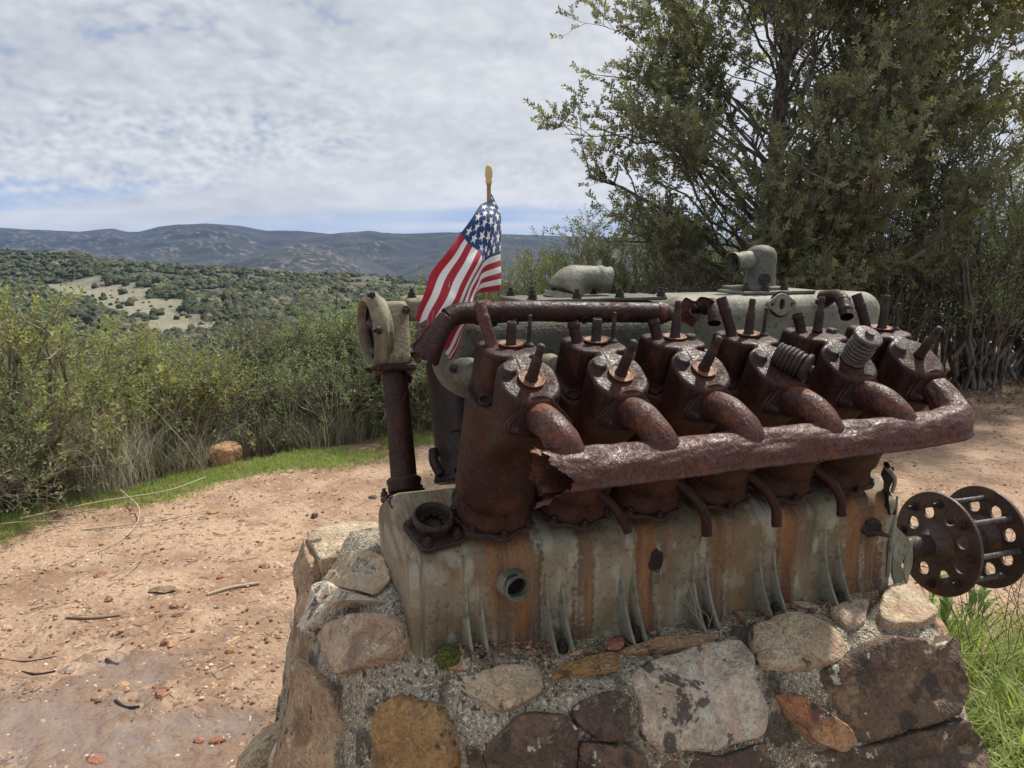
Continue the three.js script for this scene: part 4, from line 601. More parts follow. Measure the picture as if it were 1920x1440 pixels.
// intake manifolds in the vee, outlets, ducts
{
  const boxA = P('intake_manifold', rough(at(new RoundedBoxGeometry(0.55, 0.2, 0.2, 10, 0.088), [0.192, 0.585, -0.01]), 0.004, 14, 3), M.aluBlue, engine);
  const boxB = P('intake_manifold', rough(at(new RoundedBoxGeometry(0.59, 0.19, 0.185, 8, 0.045), [0.735, 0.594, -0.045]), 0.004, 14, 6), M.alu, engine);
  boxA.userData.label = 'grey green intake manifold with rounded end, behind the flag'; boxB.userData.label = 'pale intake manifold with an oval port on its near face';
  P('lid', rough(at(new RoundedBoxGeometry(0.34, 0.008, 0.13, 2, 0.003), [0.26, 0.688, -0.03]), 0.001, 20, 1), M.aluBlue, boxA); P('lid', rough(at(new RoundedBoxGeometry(0.2, 0.008, 0.13, 2, 0.003), [0.74, 0.6925, -0.05]), 0.001, 20, 2), M.alu, boxB);
  for (let k = 0; k < 7; k++) share('bolt', bigBolt, M.rustDark, boxA, [0.11 + k * 0.05, 0.691, -0.085], [0, 1, 0]);
  for (let k = 0; k < 4; k++) share('bolt', bigBolt, M.rustDark, boxA, [0.12 + k * 0.1, 0.691, 0.024], [0, 1, 0]);
  for (let k = 0; k < 6; k++) share('bolt', bigBolt, M.rustDark, boxB, [0.5 + k * 0.045, 0.689, -0.105], [0, 1, 0]);
  for (const [x, z] of [[0.655, -0.1], [0.655, 0], [0.76, -0.1], [0.76, 0.0], [0.705, 0.004]]) share('bolt', bigBolt, M.rustDark, boxB, [x, 0.696, z], [0, 1, 0]);
  // elbow lying to the right on the left box
  const e1 = P('water_elbow', [sweep([[0.222, 0.685, -0.045], [0.226, 0.705, -0.045], [0.242, 0.724, -0.045], [0.27, 0.731, -0.045], [0.30, 0.730, -0.045], [0.33, 0.727, -0.045]], (t) => (t < 0.12 ? 0.05 - 0.06 * t : t < 0.6 ? 0.042 - 0.016 * sstep(t, 0.15, 0.6) : 0.0255 + (Math.abs(t - 0.8) < 0.03 ? 0.0025 : 0) + (t > 0.95 ? 0.002 : 0)) * (t > 0.995 ? 0.75 : 1), 40, 28)], M.aluTan, boxA); e1.material = M.alu;
  P('opening', at(cyl(0.02, 0.02, 0.001, 24), [0.3315, 0.727, -0.045], [1, 0, 0]), M.soot, e1);
  // upright outlet with a spout to the left on the right box
  const e2 = P('water_outlet', [at(new RoundedBoxGeometry(0.12, 0.012, 0.1, 2, 0.004), [0.71, 0.699, -0.05]), at(rough(lathe([[0.042, 0], [0.036, 0.006], [0.0345, 0.045], [0.037, 0.062], [0.036, 0.078], [0.029, 0.09], [0.015, 0.097], [0.0001, 0.0985]], 36), 0.001, 30), [0.728, 0.703, -0.05])], M.aluBlue, boxB);
  P('spout', [sweep([[0.728, 0.766, -0.05], [0.70, 0.766, -0.05], [0.672, 0.764, -0.045], [0.644, 0.761, -0.04]], (t) => 0.0235 - 0.004 * t + (t > 0.55 && t < 0.66 ? 0.001 : 0) + (t > 0.86 ? 0.0035 : 0), 26, 28), sweep([[0.68, 0.764, -0.046], [0.644, 0.761, -0.04]], () => 0.0165, 4, 24)], M.alu, e2); P('opening', at(cyl(0.0163, 0.0163, 0.001, 24), [0.668, 0.7635, -0.044], [-1, -0.08, 0.15]), M.soot, e2);
  P('recess', at(cyl(0.014, 0.014, 0.004, 20), [0.716, 0.722, -0.0165], [-0.3, 0, 1]), M.rustDark, e2);
  // oval port
  const os = new THREE.Shape(); for (let k = 0; k < 60; k++) { const th = k / 60 * 2 * Math.PI; let best = -1, p; for (const [x, y, r] of [[0, 0, 0.024], [-0.029, 0, 0.008], [0.029, 0, 0.008]]) { const v = x * Math.cos(th) + y * Math.sin(th) + r; if (v > best) { best = v; p = [x + r * Math.cos(th), y + r * Math.sin(th)]; } } k ? os.lineTo(...p) : os.moveTo(...p); }
  for (const [x, y, rx, ry] of [[0, 0, 0.009, 0.014], [-0.027, 0, 0.0045, 0.0055], [0.027, 0, 0.0045, 0.0055]]) { const h = new THREE.Path(); h.absellipse(x, y, rx, ry, 0, 2 * Math.PI, true); os.holes.push(h); }
  const ov = P('oval_port', new THREE.ExtrudeGeometry(os, { depth: 0.008, bevelEnabled: true, bevelSize: 0.0015, bevelThickness: 0.0015, bevelSegments: 2 }).translate(0.715, 0.668, 0.046), M.alu, boxB); P('opening', at(cyl(0.03, 0.03, 0.002, 30), [0.715, 0.668, 0.0465], [0, 0, 1]).scale(1, 1, 1), M.rustDark, ov);
  // ducts from the boxes to the near heads
  for (let i = 0; i < 6; i++) { const x = i * PITCH; const d = P('intake_duct', [sweep([[x - 0.05, 0.555, 0.04], [x - 0.05, 0.562, 0.09], [x - 0.042, 0.562, 0.125], [x - 0.02, 0.556, 0.152]], (t) => 0.0255 + 0.003 * Math.exp(-(((t - 0.62) / 0.06) ** 2)), 22, 24)], i & 1 ? M.aluTan : M.aluBlue, engine); share('bolt', bigBolt, M.rustDark, d, [x - 0.075, 0.57, 0.118], [-0.5, 0.3, 0.8], 0.8); }
}

// the water pipe over the near bank, broken at both ends
{
  const pr = (t, p) => 0.0205 + 0.0016 * fbm(t * 9, Math.cos(p) * 1.5, Math.sin(p) * 1.5, 3);
  const wp = P('water_pipe', [sweep([[-0.018, 0.676, 0.128], [0.08, 0.676, 0.127], [0.18, 0.672, 0.126], [0.29, 0.668, 0.125], [0.375, 0.664, 0.124]], pr, 60, 24), at(lathe([[0.021, 0], [0.0238, 0.001], [0.0238, 0.027], [0.021, 0.028]], 28), [-0.034, 0.677, 0.128], [1, 0, 0]), sweep([[-0.03, 0.677, 0.128], [-0.066, 0.676, 0.13], [-0.092, 0.668, 0.135]], (t) => 0.0215 - 0.002 * t, 12, 24)], M.rust, engine);
  P('bent_end', [sweep([[-0.082, 0.674, 0.133], [-0.104, 0.652, 0.14], [-0.124, 0.624, 0.146], [-0.14, 0.596, 0.152]], (t, p) => 0.0195 + 0.008 * sstep(t, 0.2, 1) - (t < 0.1 ? 0.003 : 0), 24, 28, (t, p) => t > 0.9 ? 0.007 * vn(Math.cos(p) * 3, Math.sin(p) * 3, 2) : 0), sweep([[-0.082, 0.674, 0.133], [-0.104, 0.652, 0.14], [-0.124, 0.624, 0.146], [-0.14, 0.596, 0.152]], (t, p) => 0.0175 + 0.008 * sstep(t, 0.2, 1) - (t < 0.1 ? 0.003 : 0), 24, 28, (t, p) => t > 0.9 ? 0.007 * vn(Math.cos(p) * 3, Math.sin(p) * 3, 2) : 0)], M.rust, wp);
  P('torn_sheet', gridGeo(14, 22, (s, t) => { const wdt = 0.03 * Math.pow(Math.sin(Math.PI * clamp(t * 0.88 + 0.1)), 0.6) + 0.004 * vn(s * 4, t * 7, 2), a = s * 1.5; return [lerp(-0.122, -0.142, t) - wdt * Math.sin(a) * 0.95 - 0.004 * vn(t * 9, 2, 2) * s, lerp(0.668, 0.585, t) + (t > 0.85 ? 0.008 * vn(s * 8, 2, 5) : 0), 0.128 + 0.016 * (1 - Math.cos(a)) + 0.012 * t]; }), M.pitted, wp).userData.label = 'pale pitted torn sheet at the broken pipe end';
  P('collar', [at(lathe([[0.0205, 0], [0.0235, 0.002], [0.0235, 0.014], [0.0205, 0.016]], 26), [0.352, 0.665, 0.124], [1, -0.04, 0]), sweep([[0.37, 0.664, 0.124], [0.392, 0.66, 0.124], [0.402, 0.652, 0.126]], (t) => 0.019 - 0.009 * t, 8, 18)], M.rustRed, wp);
  for (const x of [0.0, 0.042, 0.188, 0.228, 0.358]) P('pipe_hole', at(lathe([[0.0085, 0], [0.0085, 0.005], [0.006, 0.0055], [0.0058, 0.001], [0, 0.0008]], 18), [x - 0.003, 0.659, 0.139], [0, -0.55, 0.83]), M.soot, wp);
  const scrap = (pts, w, mat, name = 'torn_scrap') => P(name, gridGeo(5, 14, (s, t) => { const cv = new THREE.CatmullRomCurve3(pts.map((p) => V(...p))), c = cv.getPointAt(t), k = w * (1 - 0.5 * t) * (s - 0.5 + 0.12 * vn(t * 7, s * 3, 3)); return [c.x + k * 0.3, c.y + k * 0.8 + 0.004 * Math.sin(s * 3), c.z + k * 0.6]; }), mat, engine);
  scrap([[0.405, 0.665, 0.12], [0.418, 0.655, 0.13], [0.432, 0.648, 0.128], [0.44, 0.64, 0.136]], 0.034, M.rustRed);
  scrap([[0.43, 0.685, 0.1], [0.447, 0.675, 0.108], [0.462, 0.688, 0.108], [0.48, 0.684, 0.11], [0.497, 0.675, 0.112]], 0.026, M.rustRed);
  const w2 = P('broken_elbow', [sweep([[0.505, 0.668, 0.062], [0.508, 0.676, 0.082], [0.502, 0.674, 0.105], [0.492, 0.66, 0.122], [0.486, 0.64, 0.134]], (t) => 0.0135 + 0.004 * Math.exp(-((t / 0.12) ** 2)), 24, 18), at(new RoundedBoxGeometry(0.05, 0.028, 0.008, 3, 0.004), [0.505, 0.668, 0.052])], M.rust, engine);
  for (const s of [-1, 1]) share('nut', hexBolt, M.rustDark, w2, [0.505 + s * 0.021, 0.668, 0.057], [0, 0, 1], 0.9);
  const w3 = P('outlet_elbow', [sweep([[0.842, 0.676, 0.04], [0.845, 0.686, 0.07], [0.84, 0.682, 0.10], [0.83, 0.664, 0.125], [0.822, 0.644, 0.142]], (t) => 0.0145 + 0.006 * Math.exp(-((t / 0.15) ** 2)) + (Math.abs(t - 0.62) < 0.02 ? 0.002 : 0) + (Math.abs(t - 0.85) < 0.02 ? 0.002 : 0), 40, 18)], M.rust, engine);
  share('nut', hexBolt, M.rustDark, w3, [0.815, 0.672, 0.052], [0, 0, 1], 0.9);
}

// drip tubes hanging from under the near heads
for (const [x, k] of [[0.222, 0.6], [0.40, 1], [0.568, 1], [0.735, 0.95]]) P('drip_tube', sweep([[x - 0.04, 0.335, 0.20], [x - 0.012, 0.305, 0.235], [x + 0.008, 0.265, 0.25], [x + 0.012, 0.225 + (1 - k) * 0.07, 0.252]], (t) => 0.0105 * (0.6 + 0.4 * k), 20, 14), M.rust, engine);
P('hanging_rag', gridGeo(8, 14, (s, t) => [0.93 + 0.03 * s + 0.01 * vn(s * 4, t * 4, 1), lerp(0.30, 0.185, t) + 0.01 * vn(s * 5, t * 3, 8), 0.168 + 0.022 * Math.sin(s * 5 + t * 2) + 0.01 * t]), M.rustDark, engine).userData.label = 'dark torn metal strip hanging at the far end';
P('metal_scrap', tube([[0.925, 0.30, 0.19], [0.94, 0.275, 0.198], [0.93, 0.245, 0.203]], 0.006, 0.004), M.alu, engine);

// left end: the upright shaft housing of the far bank with the round distributor housing
{
  const b = (x, r, w) => { const c = Math.cos(TILT), s = Math.sin(TILT); return [x, r * c - w * s, -(r * s + w * c)]; };
  const sh = P('shaft_housing', [tube([b(-0.128, 0.28, 0), b(-0.126, 0.42, 0), b(-0.124, 0.565, 0)], 0.0295, 0.0275, 10, 26), at(lathe([[0.03, 0], [0.036, 0.001], [0.037, 0.008], [0.036, 0.018], [0.0385, 0.022], [0.0385, 0.03], [0.0335, 0.034], [0.03, 0.036]], 28), b(-0.128, 0.285, 0), b(0, 1, 0)), at(new RoundedBoxGeometry(0.1, 0.012, 0.075, 3, 0.004), b(-0.128, 0.276, 0), b(0, 1, 0)), at(new RoundedBoxGeometry(0.088, 0.016, 0.07, 3, 0.005), b(-0.124, 0.562, 0), b(0, 1, 0))], M.rust, engine); sh.userData.label = 'upright rusty pipe under the round distributor housing';
  for (const s of [-1, 1]) { share('bolt', bigBolt, M.rustDark, sh, b(-0.128 + s * 0.042, 0.283, 0.025), b(0, 1, 0), 0.9); share('bolt', hexBolt, M.rustDark, sh, b(-0.124 + s * 0.037, 0.552, 0.028), b(0, -1, 0), 1.1); }
  const d = P('distributor_housing', [rough(at(new RoundedBoxGeometry(0.07, 0.15, 0.075, 4, 0.016), b(-0.118, 0.645, 0), b(0, 1, 0)), 0.002, 20)], M.aluTan, engine);
  const cx = -0.168, cy = 0.602, cz = -0.262, dx = [1, 0.06, -0.09];
  const ring = P('round_cover', at(rough(lathe([[0.072, 0.02], [0.073, 0.001], [0.079, 0.0], [0.08, 0.01], [0.09, 0.013], [0.094, 0.018], [0.096, 0.026], [0.092, 0.031], [0.082, 0.032], [0.081, 0.042], [0.078, 0.046], [0.06, 0.047], [0.0, 0.047]], 48), 0.0012, 24), [cx - 0.012, cy, cz], dx), M.aluTan, d); ring.userData.label = 'round open distributor cover facing left';
  P('rotor', [at(lathe([[0.056, 0], [0.054, -0.003], [0.02, -0.006], [0.018, -0.018], [0.0, -0.02]].map(([r, y]) => [r, y + 0.02]), 30), [cx + 0.006, cy, cz], dx), at(rough(new THREE.TorusGeometry(0.034, 0.008, 10, 30), 0.004, 40).rotateX(Math.PI / 2), [cx + 0.004, cy - 0.01, cz], dx)], M.rustDark, d);
  for (let k = 0; k < 6; k++) { const a = k / 6 * 2 * Math.PI + 0.35; share('bolt', hexBolt, M.rustDark, d, [cx + 0.006, cy + 0.0955 * Math.cos(a), cz + 0.0955 * Math.sin(a)], [-1, 0, 0], 1.2); }
  const ch = P('camshaft_housing', [rough(at(new RoundedBoxGeometry(0.085, 0.055, 0.075, 4, 0.016), [-0.05, 0.655, -0.28]), 0.003, 26), rough(at(new RoundedBoxGeometry(0.05, 0.045, 0.07, 4, 0.014), [0.015, 0.655, -0.285]), 0.003, 26, 3)], M.aluTan, engine);
  share('bolt', bigBolt, M.rustDark, ch, [-0.07, 0.682, -0.265], [0, 1, 0]); share('bolt', bigBolt, M.rustDark, ch, [-0.02, 0.682, -0.3], [0, 1, 0]); share('bolt', hexBolt, M.rustDark, ch, [-0.09, 0.655, -0.24], [-0.4, 0, 1], 1.3);
  // the empty seat of the near bank's shaft housing
  const dp = new THREE.Shape(); const hp = (th) => { let best = -1, p; for (const [x, y, r] of [[-0.038, 0.018, 0.014], [0.034, 0.03, 0.014], [-0.02, -0.042, 0.012], [0.04, -0.03, 0.012]]) { const v = x * Math.cos(th) + y * Math.sin(th) + r; if (v > best) { best = v; p = [x + r * Math.cos(th), y + r * Math.sin(th)]; } } return p; };
  for (let k = 0; k < 60; k++) { const p = hp(k / 60 * 2 * Math.PI); k ? dp.lineTo(...p) : dp.moveTo(...p); }
  const nb = bank(-0.128, 0.2985, 0.012), seat = P('shaft_seat', [at(new THREE.ExtrudeGeometry(dp, { depth: 0.008, bevelEnabled: true, bevelSize: 0.002, bevelThickness: 0.002, bevelSegments: 2 }).rotateX(-Math.PI / 2), bank(-0.125, 0.285, 0.022), bank(0, 1, 0)), at(lathe([[0.0345, 0], [0.0345, 0.016], [0.0395, 0.02], [0.0405, 0.028], [0.038, 0.034], [0.0335, 0.0345], [0.0325, 0.024], [0.029, 0.022], [0.0285, 0.004], [0.0, 0.003]], 40), bank(-0.125, 0.292, 0.018), bank(0, 1, 0))], M.rustDark, engine); seat.userData.label = 'empty round shaft seat on a rusty plate at the left end';
  P('splined_ring', at((() => { const s = new THREE.Shape(), h = new THREE.Path(); s.absarc(0, 0, 0.029, 0, 2 * Math.PI); for (let k = 0; k <= 80; k++) { const a = -k / 80 * 2 * Math.PI, r = 0.0195 + 0.0025 * Math.sign(Math.sin(a * 9)); k ? h.lineTo(r * Math.cos(a), r * Math.sin(a)) : h.moveTo(r * Math.cos(a), r * Math.sin(a)); } s.holes.push(h); return new THREE.ExtrudeGeometry(s, { depth: 0.006, bevelEnabled: false }).rotateX(-Math.PI / 2); })(), bank(-0.125, 0.302, 0.018), bank(0, 1, 0)), M.rust, seat);
  for (const [x, w] of [[-0.163, 0.004], [-0.145, 0.064], [-0.085, 0.052], [-0.091, -0.008]]) share('bolt', hexBolt, M.rustDark, seat, bank(x, 0.295, w), bank(0, 1, 0), 1.1);
  const cap = P('drain_cap', [at(lathe([[0.0, 0.012], [0.013, 0.012], [0.015, 0.008], [0.026, 0.007], [0.031, 0.004], [0.032, 0], [0, 0]], 30), [-0.138, 0.272, -0.02], [0, 1, 0]), at(new RoundedBoxGeometry(0.085, 0.006, 0.05, 2, 0.003), [-0.138, 0.27, -0.02])], M.rustDark, engine); for (const s of [-1, 1]) share('bolt', hexBolt, M.rustDark, cap, [-0.138 + s * 0.037, 0.273, -0.02], [0, 1, 0]);
  P('hose', sweep([[-0.05, 0.30, -0.1], [-0.06, 0.325, -0.115], [-0.055, 0.345, -0.14]], () => 0.011, 10, 12), M.rustDark, engine);
}

// propeller shaft and hub at the far end: two drilled discs joined by rods
{
  const disc = (x, r, seed) => { const s = new THREE.Shape(); s.absarc(0, 0, r, 0, 2 * Math.PI); for (let k = 0; k < 8; k++) { const a = (k + 0.5) / 8 * 2 * Math.PI, h = new THREE.Path(); h.absarc(0.088 * Math.cos(a), 0.088 * Math.sin(a), 0.0195, 0, 2 * Math.PI, true); s.holes.push(h); } const g = new THREE.ExtrudeGeometry(s, { depth: 0.007, bevelEnabled: true, bevelSize: 0.0015, bevelThickness: 0.0015, bevelSegments: 2, curveSegments: 36 }); g.rotateY(Math.PI / 2); g.translate(x, 0, 0); return g; };
  const hub = P('propeller_hub', [disc(1.305, 0.14, 1), at(lathe([[0.0, -0.05], [0.028, -0.05], [0.03, -0.03], [0.046, -0.012], [0.062, 0.001], [0.06, 0.006]], 40), [1.305, 0, 0], [1, 0, 0]), at(cyl(0.044, 0.044, 0.165, 32), [1.312, 0, 0], [1, 0, 0])], M.hubRust, engine); hub.userData.label = 'propeller hub of two drilled discs joined by rods';
  P('outer_disc', [disc(1.47, 0.14, 2), at(lathe([[0.044, -0.03], [0.05, -0.012], [0.064, 0]], 40), [1.47, 0, 0], [1, 0, 0])], M.hubRust, hub);
  for (let k = 0; k < 8; k++) { const a = k / 8 * 2 * Math.PI, y = 0.113 * Math.cos(a), z = 0.113 * Math.sin(a); P('rod', at(cyl(0.0078, 0.0078, 0.165, 14), [1.309, y, z], [1, 0, 0]), M.steel, hub); share('bolt', bigBolt, M.rustDark, hub, [1.304, y, z], [-1, 0, 0], 1.15); }
  P('propeller_shaft', at(cyl(0.03, 0.03, 0.3, 26), [0.985, 0, 0], [1, 0, 0]), M.rustDark, engine);
}

// ---------------------------------------------------------------- the rubble stone pedestal
const pedestal = thing('stone_pedestal', 'mortared rubble stone pedestal carrying the rusty engine', 'pedestal', [EO[0], 0, EO[2]], YAW);
{
  const OUT = [[-0.29, -0.62], [-0.31, -0.2], [-0.245, 0.14], [-0.12, 0.275], [0.10, 0.31], [0.5, 0.33], [0.93, 0.32], [1.02, 0.25], [1.10, 0.08], [1.12, -0.5], [1.08, -0.62]];
  const BY = [-0.745, -0.5, -0.3, -0.15, -0.08, -0.045, -0.03], BB = [0.22, 0.16, 0.10, 0.05, 0.025, 0, -0.012];
  const cx = OUT.reduce((s, p) => s + p[0], 0) / OUT.length, cz = OUT.reduce((s, p) => s + p[1], 0) / OUT.length;
  const E = OUT.map((a, i) => { const b = OUT[(i + 1) % OUT.length]; let n = [-(b[1] - a[1]), b[0] - a[0]]; const l = Math.hypot(...n); n = n.map((v) => v / l); if ((a[0] - cx) * n[0] + (a[1] - cz) * n[1] < 0) n = n.map((v) => -v); return { a, n, m: 1 - 0.4 * Math.max(0, -n[0]) }; });
  const reach = (dx, dz, b) => { let t = 9; for (const e of E) { const q = dx * e.n[0] + dz * e.n[1]; if (q > 1e-6) t = Math.min(t, ((e.a[0] - cx) * e.n[0] + (e.a[1] - cz) * e.n[1] + b * e.m) / q); } return t; };
  const rimD = (x, z) => Math.max(...E.map((e) => (x - e.a[0]) * e.n[0] + (z - e.a[1]) * e.n[1]));
  const topY = (x, z) => Math.min(0, -0.035 - 0.3 * rimD(x, z)) + 0.07 * (x < -0.19 ? Math.exp(-(((x + 0.19) / 0.065) ** 2)) : 1 - sstep(x, -0.17, -0.13)) * (1 - sstep(z, 0.07, 0.2)) * sstep(z, -0.5, -0.32) + 0.042 * (1 - sstep(x, -0.12, 0.24)) * (1 - sstep(z, 0.2, 0.31)) * sstep(x, -0.29, -0.19);
  const NA = 220, ys = [-0.742]; for (let y = -0.71; y < -0.05; y += 0.022) ys.push(y); ys.push(-0.045, -0.036);
  const g = gridGeo(NA, ys.length - 1 + 12, (s, t) => {
    const k = Math.round(t * (ys.length - 1 + 12)), a = s * 2 * Math.PI, dx = Math.cos(a), dz = Math.sin(a);
    let x, y, z;
    if (k < ys.length) { y = ys[k]; const r = reach(dx, dz, interp(y, BY, BB)); x = cx + dx * r; z = cz + dz * r; } else { const f = 1 - (k - ys.length + 1) / 12, r = reach(dx, dz, -0.006) * Math.pow(f, 0.7); x = cx + dx * r; z = cz + dz * r; y = topY(x, z); }
    const n = 0.012 * fbm(x * 11, y * 11, z * 11, 4) + 0.006 + 0.004 * fbm(x * 60, y * 60, z * 60, 2); return [x + dx * n, y + n * 0.5 + 0.742, z + dz * n];
  }, true);
  P('mortar', g, M.mortar, pedestal, 0.34);
  const dense = (pts, n) => { const c = new THREE.CatmullRomCurve3(pts, true, 'centripetal', 0.5); return c.getSpacedPoints(n).slice(0, n); };
  function stone(kind, pts, h, seed, opt = {}) { // outline in engine axes on the face of the pedestal
    const P3 = pts.map((p) => V(p[0], p[1] + 0.742, p[2])), c = P3.reduce((s, p) => s.add(p), V()).divideScalar(P3.length), N = V();
    for (let i = 0; i < P3.length; i++) { const a = P3[i], b = P3[(i + 1) % P3.length]; N.x += (a.y - b.y) * (a.z + b.z); N.y += (a.z - b.z) * (a.x + b.x); N.z += (a.x - b.x) * (a.y + b.y); }
    N.normalize(); const o = V(c.x - cx, 0.35, c.z - cz); if (N.dot(o) < 0) N.negate();
    // corners stay crisp: straight runs between the outline points with a little wander
    const ring = []; for (let i = 0; i < P3.length; i++) { const a = P3[i], b = P3[(i + 1) % P3.length], n = Math.max(2, Math.round(a.distanceTo(b) / 0.011)); for (let k = 0; k < n; k++) { const q = a.clone().lerp(b, k / n); ring.push(q); } }
    for (let s = 0; s < 1; s++) { const cp = ring.map((p) => p.clone()); ring.forEach((p, i) => p.copy(cp[i]).multiplyScalar(2).add(cp[(i + 1) % ring.length]).add(cp[(i + ring.length - 1) % ring.length]).divideScalar(4)); }
    const n = ring.length, U = V().crossVectors(N, V(0.3, 1, 0.2)).normalize(), W = V().crossVectors(N, U), lay = opt.layers ?? 0.5;
    const levels = [[1.0, -0.05], [1.11, -0.4], [1.115, 0.3], [1.11, 0.8], [1.09, 0.985], [1.02, 1.01], [0.86, 1.02], [0.7, 1.03], [0.55, 1.03], [0.4, 1.03], [0.25, 1.03], [0.1, 1.03]];
    levels[0][1] = -1.6;
    const pos = [], idx = [], uv = [];
    const tilt = [(vn(seed, 1, 1)) * 0.10, vn(seed, 5, 2) * 0.10], q0 = rngOf(Math.round(seed * 97) + 5), facets = [0, 1, 2, 3].map(() => { const t = q0() * 6.283; return [Math.cos(t), Math.sin(t), 0.15 + 0.5 * q0(), 0.12 + 0.3 * q0()]; }), span = Math.max(...ring.map((p) => p.distanceTo(c)));
    const put = (q, hh, k) => {
      const rel = q.clone().sub(c), a = rel.dot(U), b = rel.dot(W), f = fbm(q.x * 9 + seed, q.y * 9, q.z * 9, 4), f2 = fbm(q.x * 40 + seed, q.y * 40, q.z * 40, 3);
      const step = Math.round((f * 2.2 + a * 6 + 0.2) * 2) / 2, ledge = opt.flat ? 0 : lay * 0.006 * step;
      const out = hh * h + (hh > 0 ? (0.007 * f + 0.005 * f2 - facets.reduce((s, [p, q2, o, k]) => s + k * Math.max(0, (a * p + b * q2) - o * span), 0) * 0.6 + ledge * clamp((hh - 0.99) / 0.06) + (tilt[0] * a + tilt[1] * b)) * Math.min(1, hh) : 0);
      const p = q.clone().addScaledVector(N, out); const e = hh > 0 && hh < 1.02 ? 0.0045 * fbm(q.x * 30, q.y * 30, q.z * 30 + seed, 3) : 0; p.addScaledVector(rel.clone().normalize(), e * 1.5);
      pos.push(p.x, p.y, p.z); uv.push(a / 0.36 + seed * 0.37 + out, b / 0.36 + seed * 0.61 + out);
    };
    for (const [s, hh] of levels) for (const p of ring) put(c.clone().lerp(p, s), hh);
    put(c.clone(), 1.08);
    for (let k = 0; k < levels.length - 1; k++) for (let i = 0; i < n; i++) { const a = k * n + i, b = k * n + (i + 1) % n, d = a + n, e = b + n; idx.push(a, b, d, b, e, d); }
    const L = (levels.length - 1) * n; for (let i = 0; i < n; i++) idx.push(L + i, L + (i + 1) % n, L + n);
    const geo = new THREE.BufferGeometry(); geo.setAttribute('position', new THREE.Float32BufferAttribute(pos, 3)); geo.setAttribute('uv', new THREE.Float32BufferAttribute(uv, 2)); geo.setIndex(idx); geo.computeVertexNormals();
    const m = new THREE.Mesh(boxUV(ready(geo).translate(seed * 0.37, seed * 0.13, 0), 0.36).translate(-seed * 0.37, -seed * 0.13, 0), M['stone_' + kind]); m.name = 'stone'; pedestal.add(m); return m;
  }
